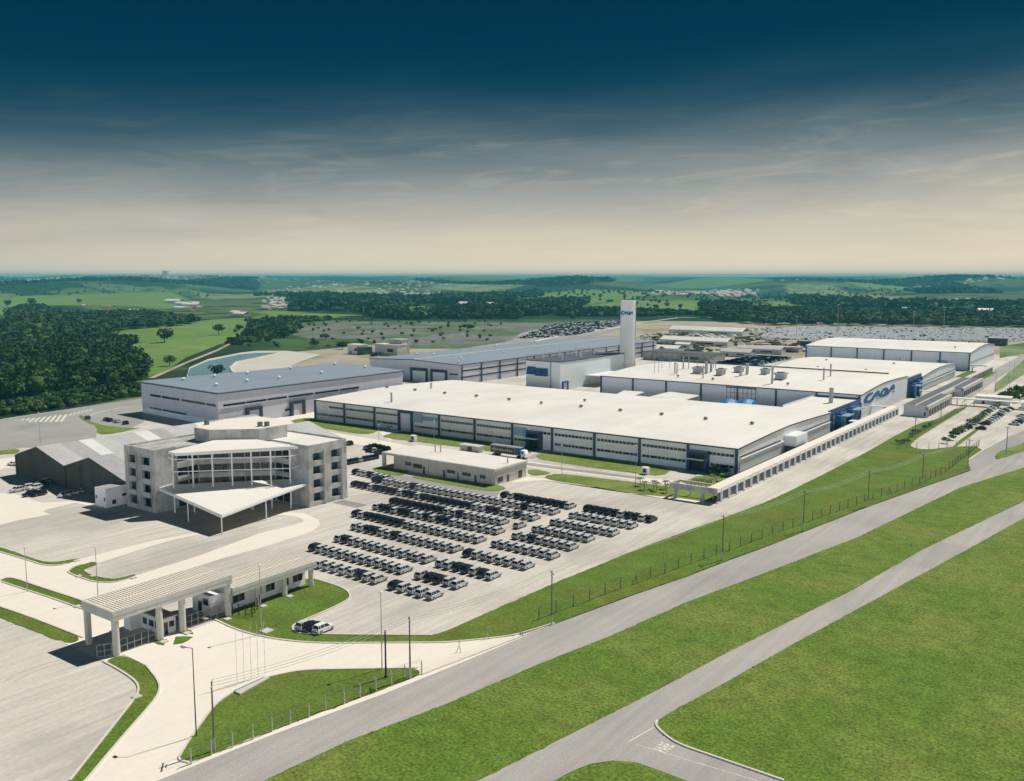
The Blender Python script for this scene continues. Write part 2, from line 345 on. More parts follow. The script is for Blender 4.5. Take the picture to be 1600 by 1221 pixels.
def rng_(v, a, b_, c=0, d=1):
    r = N('ShaderNodeMapRange'); r.inputs[1].default_value = a; r.inputs[2].default_value = b_; r.inputs[3].default_value = c; r.inputs[4].default_value = d; L(v, r.inputs[0]); return r.outputs[0]
def mix(f, a, b_):
    x = N('ShaderNodeMixRGB'); L(f, x.inputs[0])
    for i, v in ((1, a), (2, b_)):
        if isinstance(v, tuple): x.inputs[i].default_value = (*v, 1)
        else: L(v, x.inputs[i])
    return x.outputs[0]
vo = N('ShaderNodeTexVoronoi'); mp = N('ShaderNodeMapping'); mp.inputs['Scale'].default_value = (.0016, .0011, 0); mp.inputs['Rotation'].default_value = (0, 0, .5)
L(geo.outputs['Position'], mp.inputs[0]); L(mp.outputs[0], vo.inputs['Vector']); vo.inputs['Scale'].default_value = 1
hs = N('ShaderNodeSeparateXYZ'); L(vo.outputs['Color'], hs.inputs[0])
c = mix(rng_(hs.outputs[0], .2, .8), (.06, .115, .035), (.14, .20, .075))
c = mix(rng_(hs.outputs[1], .68, .76), c, (.17, .165, .09))
c = mix(rng_(nz(.004, 8, (1, 1, 0)), .40, .60), c, (.075, .125, .045))
c = mix(rng_(nz(.0011, 9, (1, 1.8, 0)), .50, .53), c, (.016, .042, .024))
c = mix(rng_(nz(.012, 8, (1, 1, 0)), .53, .60), c, (.022, .05, .02))
c = mix(rng_(nz(.05, 4, (1, 1, 0)), .60, .66), c, (.025, .055, .02))
L(c, b.inputs['Base Color'])
solo('terrain', terrain(), 'land', None, None, kind='structure')

# ---------------------------------------------------------------- ground sheets
def V2(*a): return [Vector((x, y, 0)) for x, y in a]
# verge line at the right edge of the yard, taken along the perimeter wall
verge_up = [G(*p) for p in [(700, 985.6), (740, 967.5), (865, 912.5), (990, 861), (1140, 806), (1200, 784), (1270, 750), (1360, 704), (1394.5, 683.5), (1426, 667), (1444, 659.5), (1468, 655), (1490.5, 640), (1510, 636)]]
ground('dirt_ground', None, .0, 'dirt', pts=V2((-620, 440), (-86, 440), (59, 620), (260, 900), (120, 1370), (-420, 1330), (-670, 1195), (-640, 800)))
ground('dirt_ground', None, .005, 'dirt', pts=V2((-86, 440), (-74, 440), (-40, 470), (20, 520), (110, 640), (160, 900), (59, 620)))
ground('paved_yard', None, .03, 'tan', pts=[Vector((-560, 120, 0)), Vector((-330, 20, 0)), Vector((-100, 20, 0)), Vector((-100, 60, 0)), Vector((-102, 100, 0))] + verge_up + V2((-85, 620), (-85, 860), (-240, 860), (-240, 700), (-430, 700), (-470, 400), (-440, 240), (-430, 200)))
ground('asphalt_yard', None, .05, 'asphalt_pale', pts=[G(*p) for p in [(-120, 700), (-120, 672), (0, 656), (110, 640), (222, 623), (222, 645), (225, 660), (200, 672), (150, 678), (152, 690), (60, 700), (35, 700), (0, 706)]])
ground('road', None, .05, 'asphalt_pale', pts=V2((-330, 246), (-330, 425), (-345, 425), (-345, 246)))
# cream concrete roads
CR = [(-60, 846), (-60, 872), (0, 863), (45, 876.5), (67.5, 884), (90, 884.7), (105, 881.7), (117, 877), (124.5, 874), (240, 845), (310, 833), (311, 836), (272, 844), (240, 853), (156, 880), (130, 890), (135, 898), (150, 906),
      (184.5, 908), (216, 899), (320, 866), (405, 834), (455, 822), (472.5, 817.5), (475, 813.7), (465, 808.7), (445, 806), (430, 806), (445, 801), (475, 802.5), (497.5, 812.5), (500, 820), (490, 830), (462.5, 840), (405, 857.5),
      (342.5, 875), (305, 887), (235, 909), (205, 925), (260, 960), (300, 985), (337, 971), (336, 969), (374, 987), (418, 997.5), (465.6, 1004), (512.9, 1006), (595.6, 1005.5), (700, 1004.9), (800, 995), (866, 976), (700, 1045), (600, 1085), (418, 1152), (298, 1200), (200, 1240), (100, 1290), (60, 1300), (134, 1221), (189, 1155.6), (233.6, 1105), (249, 1084.7), (249.8, 1067), (227.6, 1040), (192, 1023), (163, 1036), (108, 1009), (0, 960), (-60, 930), (-60, 905), (-60, 880)]
CR = CR[1:]
ground('concrete_road', CR, .07, 'cream')
ground('concrete_path', [(-60, 785), (0, 771), (22, 772), (64.5, 786), (90, 785), (112, 783), (150, 787), (160, 795), (117, 786.5), (72, 797), (67.5, 800), (79.5, 804.5), (30, 813.5), (0, 821), (-60, 833)], .07, 'cream')
ground('concrete_path', [(-60, 722), (0, 718), (28, 714), (28, 728), (0, 735), (-60, 742)], .07, 'cream')
ground('concrete_road', [(399, 657), (492, 641), (497, 657), (452, 657), (467, 667), (575, 685), (640, 697), (760, 712), (830, 722), (1000, 747), (1052, 752), (1075, 756), (1052, 760), (985, 750), (830, 731), (750, 722), (640, 706), (597, 702), (540, 692), (437, 667)], .07, 'cream')
ground('concrete_road', [(610, 690), (592, 676), (612, 668), (634, 672), (616, 678)], .075, 'cream')
ground('road', [(822, 716), (846, 706), (864, 706), (850, 712), (832, 718)], .075, 'asphalt_pale')
ground('road', [(640, 700), (830, 724), (1000, 746), (1000, 750), (830, 729), (640, 704)], .085, 'asphalt_pale')
ground('road', [(1035, 746), (1050, 735), (1095, 740), (1072, 751)], .075, 'tan')
ground('concrete_path', [(795, 755), (825, 746), (850, 748), (865, 752), (915, 758.7), (990, 772.5), (1050, 777.5), (1090, 783), (1120, 788), (1110, 791), (1051, 782), (940, 763), (850, 751)], .08, 'cream')
ground('asphalt_patch', [(572, 738), (640, 744), (782, 768), (775, 778), (690, 766), (600, 750)], .06, 'asphalt_pale')
# asphalt roads beyond the fence
R1U = [(-100, 1350), (150, 1257), (236, 1223), (298, 1197), (418, 1148), (536, 1105), (659, 1056), (700, 1041), (862, 977), (922, 955.5), (994, 929), (1074, 901.5), (1140, 876), (1200, 854), (1350, 795), (1519, 735)]
R1U2 = [(1513, 726), (1513, 719.5), (1534.8, 703.8), (1573, 683.5), (1600, 674), (1700, 640), (1900, 600), (1900, 640), (1700, 668), (1600, 692.5), (1562, 706), (1555, 713), (1556, 719), (1600, 705), (1750, 660), (1950, 610)]
R1L = [(1950, 640), (1750, 690), (1600, 731), (1500, 762.5), (1340, 840), (1183.8, 900), (1073.8, 941), (955.5, 993.5), (840, 1039), (700, 1099.5), (536.5, 1161.5), (412, 1221), (250, 1300), (150, 1350)]
ground('road', R1U + [(1556, 719), (1600, 705), (1750, 660), (1950, 610)] + R1L, .04, 'asphalt')
ground('road', [(1517, 737), (1512, 726), (1513, 719.5), (1534.8, 703.8), (1573, 683.5), (1600, 674), (1700, 640), (1900, 600), (1900, 640), (1700, 668), (1600, 692.5), (1562, 706), (1555, 713), (1557, 722)], .045, 'asphalt_pale')
R2U = [(560, 1310), (746, 1221), (840, 1173.6), (1032.5, 1076), (1142.5, 1016.9), (1280, 948), (1327.5, 925), (1440, 860), (1600, 783.8), (1800, 690), (1950, 640)]
R2L = [(1950, 660), (1800, 715), (1600, 810), (1510, 860), (1390, 925), (1280, 985), (1238.8, 1007), (1142.5, 1062), (1049, 1113), (1027, 1127), (1024, 1135), (1038, 1149), (1060, 1164), (1115, 1183), (1225, 1221), (1400, 1290),
       (1250, 1310), (1140, 1250), (1073.8, 1221), (1032, 1205), (994, 1192), (958, 1189), (922.5, 1194), (895, 1205), (864.8, 1221), (800, 1260), (760, 1310)]
ground('road', R2U + R2L, .04, 'asphalt')
# wild grass beside the roads
g0 = ground('grass_field', [(160, 1350), (250, 1300), (412, 1221), (536.5, 1161.5), (700, 1099.5), (840, 1039), (955.5, 993.5), (1073.8, 941), (1183.8, 900), (1340, 840), (1500, 762.5), (1600, 731), (1750, 690), (1950, 642)] + R2U[::-1], .055, 'rough_grass', rag=.09)
ground('grass_field', smooth(R2L[:16], False) + [(2300, 1300), (2600, 900), (2300, 700)], .055, 'rough_grass', rag=.09)
ground('grass_field', [(1250, 1310), (1140, 1250), (1073.8, 1221), (1032, 1205), (994, 1192), (958, 1189), (922.5, 1194), (895, 1205), (864.8, 1221), (800, 1260), (760, 1310)], .055, 'rough_grass', rag=.09)
ground('verge', [(1553, 614), (1567, 607), (1594, 589), (1640, 566), (1640, 552), (1600, 563), (1575, 583), (1555, 600)], .075, 'pasture_dry')
ground('verge', [(1562, 560), (1600, 553), (1700, 535), (1700, 512), (1640, 526), (1600, 536), (1562, 541)], .075, 'pasture_dry')
ground('asphalt_lane', [(1500, 634), (1540, 606), (1562, 590), (1600, 566), (1650, 545), (1650, 536), (1600, 554), (1556, 576), (1520, 604)], .055, 'asphalt_pale')
# the car park on the right
lot = [(1512, 636), (1465, 665.5), (1418.5, 694.8), (1432, 702), (1453, 703), (1487.5, 698.5), (1525, 697.8), (1534.8, 703.8), (1573, 683.5), (1600, 674), (1700, 640), (1800, 610), (1700, 560), (1600, 575), (1560, 600), (1535, 622)]
ground('car_park', lot, .06, 'tan')
ground('lawn', [(1487, 700), (1500, 688), (1534, 664), (1545, 655), (1549, 657), (1520, 680), (1497, 697), (1490, 702)], .14, 'lawn')
# lawns, slightly raised behind kerbs
LM = [(335.7, 969), (374, 987), (418, 997.5), (465.6, 1004), (512.9, 1006), (595.6, 1005.5), (700, 1004.9), (800, 995), (866, 975), (922, 954.5), (994, 928), (1074, 900.5), (1140, 875), (1200, 853), (1350, 794), (1519, 734), (1513, 726), (1513, 719.5), (1534.8, 703.8), (1525, 697.8), (1487.5, 698.5),
      (1453, 703), (1432, 702), (1418.5, 694.8), (1465, 665.5), (1511.5, 637.7), (1510, 636), (1490.5, 640), (1468, 655), (1444, 659.5), (1426, 667), (1394.5, 683.5), (1360, 704), (1270, 750), (1200, 784), (1140, 806), (990, 861), (865, 912.5), (740, 967.5), (700, 985.6), (675.5, 993.6), (534, 992.7), (472, 991), (462.5, 988.7),
      (456.8, 983.8), (457.6, 978), (470.6, 971.6), (511, 955), (543.7, 939), (547.8, 932.6), (543.7, 924.5), (527.5, 916), (490, 905), (462, 905), (420, 930), (350, 960)]
LT = [(652, 1045), (595.6, 1045.7), (536.5, 1046.8), (477, 1047.7), (442, 1053.6), (400.5, 1064), (368, 1080), (338, 1099.5), (317.7, 1126), (300, 1151), (281, 1181), (279.4, 1186.7), (283.8, 1190.5), (296, 1193), (418, 1145), (536.5, 1102), (659, 1055)]
L5 = [(192, 1023), (227.6, 1040), (249.8, 1067), (249, 1084.7), (233.6, 1105), (189, 1155.6), (134.5, 1221), (60, 1300), (30, 1300), (109.4, 1221), (177.4, 1135), (210, 1093.6), (218, 1078.8), (213, 1065.5), (189, 1049), (161, 1034)]
L4 = [(-60, 930), (0, 948.7), (47, 965), (88.7, 981), (130, 997.5), (108, 1009), (0, 966), (-60, 945)]
L3 = [(1.5, 907), (9, 904), (22, 904), (44, 911.7), (88.7, 926.5), (140, 943), (140, 957), (88.7, 938), (44, 923.5), (3, 910)]
L2 = [(141, 879.5), (150, 879.5), (155, 884), (133.5, 891.5), (132, 893.7), (144, 899.7), (171, 905.7), (184.5, 905), (210, 898), (216, 900.5), (184.5, 911), (150, 911), (127.5, 904), (108, 896.7), (106.5, 893), (114, 887), (127.5, 883)]
L1 = [(-60, 838), (0, 854.7), (52.5, 873.5), (70.5, 878.7), (90, 878.7), (120, 873), (124.5, 875), (105, 881.7), (90, 884.7), (67.5, 884), (45, 876.5), (0, 863), (-60, 845)]
for P in (LM, LT, L5, L4, L3, L2, L1): ground('lawn', smooth(P), .085, 'lawn', rag=.1)
for P in ([(790, 820), (850, 803), (940, 800), (910, 862), (840, 850)], [(1005, 855), (1030, 775), (1120, 770), (1210, 775), (1160, 815), (1100, 840)], [(1050, 740), (1140, 695), (1190, 705), (1218, 745)]): ground('lawn', P, .16, 'lawn', f=d5)
yl = [[(451, 657.5), (485, 652.5), (494, 656.5), (594, 668.5), (590, 675), (570, 680), (472.5, 665)],
      [(599, 681), (616, 676), (640, 675), (700, 683), (770, 692), (845, 702), (822, 711), (762.5, 706), (723, 699.7), (644, 690), (600, 684.7)],
      [(832, 716), (852, 706), (900, 711), (1000, 724), (1052, 732), (1035, 745.5), (915, 730)],
      [(1074, 752), (1092, 743), (1155, 745), (1130, 755), (1117, 762), (1060, 755)],
      [(847.5, 745), (872.5, 740), (990, 754), (1052, 762), (1119, 772), (1120, 786), (1090, 783), (1050, 777.5), (990, 772.5), (915, 758.7), (865, 752)],
      [(578, 735), (594, 730), (640, 735), (635, 742), (616, 744.7)],
      [(642.5, 746.5), (650, 743), (772, 757), (792.5, 762.5), (785, 767), (766, 768.5), (710, 759.7), (654, 749)],
      [(825, 732.5), (865, 739), (845, 744), (825, 742.5)],
      [(122, 652), (127, 648), (150, 664), (205, 670), (225, 668), (180, 678), (152, 680), (152, 667), (135, 660)],
      [(-60, 712), (0, 705), (30, 701), (30, 709), (0, 711), (-60, 718)],
      [(1555, 712), (1562, 706), (1600, 692.5), (1700, 668), (1800, 650), (1750, 662), (1600, 705), (1559.5, 719)],
      [(1419, 648), (1450, 655), (1430, 664)][:0]]
for P in yl:
    if P: ground('lawn', smooth(P, True, 1), .12, 'lawn_dry', rag=.1)
ground('lawn', None, .12, 'lawn', pts=V2((-116, 656), (-98, 656), (-98, 704), (-116, 704)))
# kerbs as real raised strips
def ribbon(name, pts, wd, z0, z1, m, closed=False, label=None, cat=None):
    mb = MB(); P = [Vector((p[0], p[1], 0)) for p in pts]
    for a, b_ in zip(P, P[1:] + (P[:1] if closed else [])): mb.bar((a.x, a.y, z0), (b_.x, b_.y, z0), wd, z1 - z0)
    return solo(name, mb, m, label, cat, kind='structure')
for P in (LM[0:9], LM[40:53], LT[:14], L5[1:8], L5[9:], L3, L2, L1[7:13], [(1225, 1221), (1115, 1183), (1060, 1164), (1038, 1149), (1024, 1135), (1027, 1127)], L4[:5], [(-60, 672), (0, 656), (110, 640), (222, 622)], [(130, 655), (150, 646), (187, 638)], [(659, 1055.5), (760, 1017), (862, 977.5)]):
    ribbon('kerb', [G(*p) for p in smooth(P, False)], .32, .02, .24, 'kerb')
ribbon('kerb', [G(*p) for p in [(1573, 684.5), (1534.8, 704.5), (1512, 720)]], .5, .02, .2, 'kerb')
# painted road markings
mk = MB(); a, b_ = G(*d1(515, 948)), G(*d1(655, 868)); mk.prism([a, b_, b_ + Vector((-.1, .55, 0)), a + Vector((-.1, .55, 0))], None, .052)
a, b_ = G(*d1(560, 960)), G(*d1(1250, 1167)); mk.bar((a.x, a.y, .045), (b_.x, b_.y, .045), .12, .007)
solo('road_marking', mk, 'paint', None, None, kind='structure')
def text_mesh(s, size):
    cu = bpy.data.curves.new('t', 'FONT'); cu.body = s; cu.size = size; cu.align_x = 'CENTER'; cu.align_y = 'CENTER'; cu.offset = size * .02
    o = bpy.data.objects.new('t', cu); col.objects.link(o); bpy.context.view_layer.update()
    me = bpy.data.meshes.new_from_object(o.evaluated_get(bpy.context.evaluated_depsgraph_get())); bpy.data.objects.remove(o); return me
me = text_mesh('PARE', 1.0); me.materials.append(M['paint']); o = bpy.data.objects.new('road_marking', me); col.objects.link(o); o['kind'] = 'structure'
pa, pb, pc = G(*d1(655, 990)), G(*d1(735, 1012)), G(*d1(790, 968))
mid = (pa + pc) / 2; o.location = (mid.x, mid.y, .053); dx = (pb - pc)
o.rotation_euler = (0, 0, math.atan2((G(*d1(740, 1010)) - G(*d1(785, 968))).y, (G(*d1(740, 1010)) - G(*d1(785, 968))).x) + math.pi); o.scale = (1.15, 3.0, 1)
mk = MB()
for i in range(9):
    x = 690 - i * 55; a, b_ = G(*k3(x, 320 + i * 6)), G(*k3(x - 55, 398 + i * .3))
    if i > 6: b_ = (a + b_) / 2
    mk.bar((a.x, a.y, .055), (b_.x, b_.y, .055), 1.1, .006)
for i in range(6):
    a, b_ = G(*k3(750 + i * 42, 305 - i * 9)), G(*k3(722 + i * 42, 335 - i * 10)); mk.bar((a.x, a.y, .055), (b_.x, b_.y, .055), .6, .006)
solo('road_marking', mk, 'paint', None, None, kind='structure')
for cx, cy, r, a0, a1 in ((-196, 118, 9, -1.2, 2.0), (-183, 100, 14, .3, 1.7), (-140, 72, 11, 1.9, 3.6)):
    mk = MB()
    for dr in (0, 1.7):
        P = [(cx + (r + dr) * math.cos(a0 + (a1 - a0) * i / 16), cy + (r + dr) * math.sin(a0 + (a1 - a0) * i / 16)) for i in range(17)]
        for a, b_ in zip(P, P[1:]): mk.bar((*a, .0315), (*b_, .0315), .3, .002)
    solo('tyre_mark', mk, 'tyremark', None, None, kind='structure')
# fields, spoil ground, reservoir
ground('field', [(90, 537), (130, 526), (200, 517), (330, 500), (420, 495), (460, 500), (395, 520), (340, 540), (290, 560), (260, 580), (232, 590), (232, 565), (200, 548), (178, 543), (225, 536), (160, 534), (110, 541)], .3, 'pasture')
ground('field', [(-60, 462), (0, 456), (200, 452), (262, 455), (300, 470), (318, 481), (250, 484), (200, 478), (60, 478), (25, 478), (10, 485), (0, 500), (-60, 505)], .5, 'pasture')
ground('field', [(585, 474), (640, 474), (700, 488), (640, 492), (600, 488)], .5, 'pasture')
ground('field', [(905, 480), (1000, 466), (1100, 468), (1090, 486), (960, 488), (890, 488)], .5, 'pasture')
ground('spoil_ground', [(440, 512), (520, 502), (640, 503), (800, 505), (900, 503), (968, 500), (968, 512), (880, 530), (800, 533), (720, 545), (620, 545), (560, 530), (480, 530), (447, 522)], .2, 'dark_earth')
ground('asphalt_lot', [(800, 532), (812, 522), (850, 512), (887, 505), (970, 501), (975, 513), (900, 530), (840, 545), (780, 556), (700, 560), (770, 540)], .3, 'asphalt_pale')
ribbon('road', [G(*p) for p in [(700, 560), (800, 543), (870, 526), (967, 512), (1000, 505), (1060, 497), (1100, 496), (1140, 499), (1300, 505)]], 5, .3, .42, 'kerb')
ribbon('track', [G(*p) for p in [(236, 592), (290, 568), (340, 548), (385, 524)]], 4, .3, .36, 'dirt')
ground('reservoir_liner', [(292, 588), (296, 575), (325, 562), (375, 552), (400, 549), (450, 549), (502, 555), (470, 566), (440, 580), (300, 600)], .35, 'liner')
ground('reservoir_water', [(293, 586), (297.5, 577), (325, 565), (375, 555), (400, 552.3), (444, 552), (432, 554), (400, 561), (370, 567), (360, 576), (366, 585), (380, 590), (300, 600)], .45, 'water')
ribbon('reservoir_kerb', [G(*p) for p in [(380, 590), (364, 583), (360, 576), (370, 567), (400, 561), (432, 554), (444, 551.5)]], 1.4, .3, 1.0, 'kerb')

def drape(poly, m_, step=34, dz=1.2):
    Q = [(p.x, p.y) for p in (G(*p) for p in poly)]; X, Y = [q[0] for q in Q], [q[1] for q in Q]; step = max(step, (max(X) - min(X)) / 90, (max(Y) - min(Y)) / 90); mb = MB(); ix = {}
    def vid(i, j):
        if (i, j) not in ix: x, y = min(X) + i * step, min(Y) + j * step; ix[(i, j)] = len(mb.v); mb.v.append((x, y, hills(x, y) + dz))
        return ix[(i, j)]
    for i in range(int((max(X) - min(X)) / step) + 1):
        for j in range(int((max(Y) - min(Y)) / step) + 1):
            if inside(Q, min(X) + (i + .5) * step, min(Y) + (j + .5) * step): mb.f.append((vid(i, j), vid(i + 1, j), vid(i + 1, j + 1), vid(i, j + 1))); mb.m.append(0)
    if mb.f: solo('field', mb, m_, None, None, kind='structure')
for P, m_ in [([(1225, 452), (1300, 454), (1415, 467), (1415, 474), (1330, 471), (1240, 461)], 'pasture_dry'), ([(1430, 473), (1540, 474), (1580, 486), (1500, 484)], 'pasture_dry'), ([(1303, 485), (1425, 490), (1380, 494), (1310, 492)], 'pasture'),
              ([(800, 470), (850, 462), (900, 458), (1000, 459), (1090, 463), (1000, 467), (905, 479), (880, 471)], 'pasture'), ([(400, 487), (470, 489), (560, 494), (500, 502), (400, 503)], 'pasture'), ([(1200, 471), (1235, 472), (1260, 480), (1200, 484)], 'pasture'),
              ([(620, 438), (900, 436), (1020, 438), (1000, 443), (800, 445), (640, 444)], 'pasture'), ([(1300, 437), (1600, 436), (1600, 441), (1400, 443)], 'pasture_dry'), ([(660, 456), (780, 457), (840, 453), (720, 451)], 'pasture_dry'), ([(980, 447), (1200, 443), (1190, 450), (1000, 451)], 'pasture'),
              ([(400, 452), (520, 454), (620, 458), (540, 461), (420, 459)], 'pasture_dry'), ([(1300, 450), (1420, 450), (1480, 454), (1360, 456)], 'pasture'), ([(300, 456), (400, 458), (440, 466), (330, 470)], 'pasture_dry')]: drape(P, m_)

# ---------------------------------------------------------------- industrial halls
def prof_z(prof, v):
    for (a, za), (b_, zb) in zip(prof, prof[1:]):
        if a <= v <= b_: return za + (zb - za) * (v - a) / (b_ - a)
    return prof[-1][1] if v > prof[-1][0] else prof[0][1]
def extr(mb, prof, u0, u1, lo, along='x'):      # solid under a profile, extruded along x or y
    P = [(p[0], lo if not callable(lo) else lo(p)) for p in prof]; n = len(prof)
    mk_ = (lambda u, v, z: (u, v, z)) if along == 'x' else (lambda u, v, z: (v, u, z))
    vs = [mk_(u, v, z) for u in (u0, u1) for (v, z) in list(prof) + P[::-1]]; k = 2 * n
    fs = []
    for i in range(n - 1):
        fs.append((i, i + 1, i + 1 + k, i + k)); fs.append((k - 1 - i, k - 1 - i + k, k - 2 - i + k, k - 2 - i))
        for o in (0, k):
            q = (o + i, o + k - 1 - i, o + k - 2 - i, o + i + 1); fs.append(q if o == 0 else q[::-1])
    fs.append((0, k, k + k - 1, k - 1)); fs.append((n - 1, n, n + k, n - 1 + k))
    return mb.add(vs, fs)
def hall(name, label, u0, u1, prof, wall='clad', roof='roof_w', cat='factory hall', over=.35, along='x', trim='trim', group=None):
    v0, v1 = prof[0][0], prof[-1][0]
    loc = ((u0 + u1) / 2, (v0 + v1) / 2, 0) if along == 'x' else ((v0 + v1) / 2, (u0 + u1) / 2, 0)
    t = thing(name, label, cat, loc, group)
    part('wall', extr(MB(), [(v, z - .02) for v, z in prof], u0, u1, 0, along), wall, t)
    pr = [(prof[0][0] - over, prof[0][1])] + list(prof[1:-1]) + [(prof[-1][0] + over, prof[-1][1])]
    part('roof', extr(MB(), [(v, z + .22) for v, z in pr], u0 - over, u1 + over, lambda p: p[1] - .2, along), roof, t)
    pt = [(v, z + .17) for v, z in pr]; mb = MB()
    for ua, ub in ((u0 - over - .06, u0 - over - .003), (u1 + over + .003, u1 + over + .06)): extr(mb, pt, ua, ub, lambda p: p[1] - .48, along)
    for v, z in (pr[0], pr[-1]):
        s_ = -1 if v == pr[0][0] else 1; a, b_ = sorted((v + s_ * .003, v + s_ * .07))
        if along == 'x': mb.box(u0 - over, u1 + over, a, b_, z - .3, z + .17)
        else: mb.box(a, b_, u0 - over, u1 + over, z - .3, z + .17)
    part('fascia', mb, trim, t)
    return t
def band(t, x0, x1, y, z0, z1, step=1.9, s_=-1, glass='glass', name='window', skip=()):
    # ribbon window in a front wall at y: dark glass set in, a white frame with mullions standing proud
    g = MB(); g.box(x0, x1, *sorted((y + s_ * .02, y + s_ * .06)), z0, z1); w_ = part(name, g, glass, t)
    f = MB(); n = max(1, int((x1 - x0) / step)); a, b_ = sorted((y + s_ * .065, y + s_ * .12))
    for i in range(n + 1):
        x = x0 + (x1 - x0) * i / n
        if (i * 7) % 5 in skip: continue
        f.box(x - .09, x + .09, a, b_, z0, z1)
    f.box(x0, x1, a - .01, b_ + .01, z0 - .07, z0 + .01); f.box(x0, x1, a - .01, b_ + .01, z1 - .01, z1 + .07)
    part('window_frame', f, 'frame', w_); return w_
# main hall in front
P1 = [(286, 8.9), (304, 9.55), (322, 10.1), (335, 10.3), (348, 10.1), (366, 9.6), (386, 8.9)]
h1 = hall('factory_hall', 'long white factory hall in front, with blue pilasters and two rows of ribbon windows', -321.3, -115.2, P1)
cols = [-321.1, -301.8, -282.9, -264.2, -245.5, -226.6, -207.8, -189, -170.3, -151.6, -132.9, -115.4]
part('plinth', MB().box(-321.2, -115.3, 285.86, 285.98, 0, 2.0), 'plinth', h1)
for i, x in enumerate(cols):
    if i == 3: continue
    part('pilaster', MB().box(x - .42, x + .42, 285.35, 285.84, 0, 9.1), 'steelblue', h1)
for i in range(11):
    a, b_ = cols[i] + .9, cols[i + 1] - .9
    if i == 2: b_ = -268.6
    if i == 3: a = -244.9 if False else -259.4
    up = (a, b_); lo = (a, b_)
    if i == 0: up = (a + 8, b_)
    if i == 3: up = None
    if i == 6: up = (a + 3.6, b_); lo = (a, -200.3)
    if i == 10: lo = (-124.6, b_)
    if up: band(h1, *up, 285.98, 5.9, 6.85, 1.5)
    if lo[1] - lo[0] > 2: band(h1, *lo, 285.98, 2.15, 3.05, 1.5, skip=(1,))
# blue-grey panels on the front
part('panel', MB().box(-258.9, -246.5, 285.6, 285.84, 5.7, 7.4), 'blue_pale', h1)
part('panel', MB().box(-259.8, -254.5, 285.2, 285.59, 4.6, 7.9), 'blue_pale', h1)
part('panel', MB().box(-206.8, -201.0, 285.5, 285.84, 4.3, 7.5), 'blue_pale', h1)
# doors of the front
def portal(t, x0, x1, y, zt, wd, d, m, inner, recess=True, canopy=None, s_=-1):
    f = MB(); a, b_ = sorted((y, y + s_ * d)); f.box(x0, x0 + wd, a, b_, 0, zt); f.box(x1 - wd, x1, a, b_, 0, zt); f.box(x0 + wd, x1 - wd, a, b_, zt - wd * 1.1, zt)
    p = part('door_surround', f, m, t); g = MB(); a, b_ = sorted((y + s_ * .03, y + s_ * .16)); g.box(x0 + wd, x1 - wd, a, b_, 0, zt - wd * 1.1); part('door', g, inner, p)
    if canopy: c = MB(); a, b_ = sorted((y + s_ * d, y + s_ * (d + 2.2))); c.box(x0 + wd * .4, x1 - wd * .4, a, b_, zt * .62, zt * .62 + .25); part('canopy', c, canopy, p)
portal(h1, -268.4, -260.0, 285.84, 9.0, 1.1, .8, 'navy', 'clad_blue')
portal(h1, -199.8, -193.4, 285.84, 6.9, .7, 2.4, 'navy', 'black', canopy='blue_pale')
portal(h1, -132.3, -125.0, 285.84, 7.0, .9, 2.4, 'navy', 'black', canopy='blue_pale')
# side wall of the front hall, towards the perimeter wall
sd_ = MB(); sd_.box(-115.15, -114.98, 288, 327, 5.45, 6.0); sd_.box(-115.15, -114.98, 344, 385, 5.45, 6.0); part('window', sd_, 'glass', h1)
sd_ = MB(); sd_.box(-115.15, -114.3, 288, 330, 5.2, 5.38); sd_.box(-115.15, -114.3, 343, 385, 5.2, 5.38); part('ledge', sd_, 'frame', h1)
sd_ = MB(); sd_.box(-115.17, -114.7, 287.4, 329.5, .9, 5.15); sd_.box(-115.17, -114.7, 343.5, 385, .9, 5.15); part('lower_cladding', sd_, 'sawtooth', h1)
part('vent_strip', MB().box(-115.17, -114.95, 287.4, 385, .05, .85), 'mesh', h1)
part('porch', MB().box(-115.1, -110.5, 330.5, 343, 3.4, 7.2), 'clad_pale', h1)
part('entrance', MB().box(-115.1, -111.6, 331.5, 342, 0, 3.38), 'mesh', h1)
pc = MB(); pc.box(-110.4, -105.8, 341, 343.5, 3.0, 3.3); pc.box(-106.3, -106.0, 341.5, 343, 0, 2.99); part('canopy', pc, 'steel_w', h1)
part('corner_post', MB().box(-115.5, -114.6, 285.3, 285.34, 0, 9.1), 'steelblue', h1)
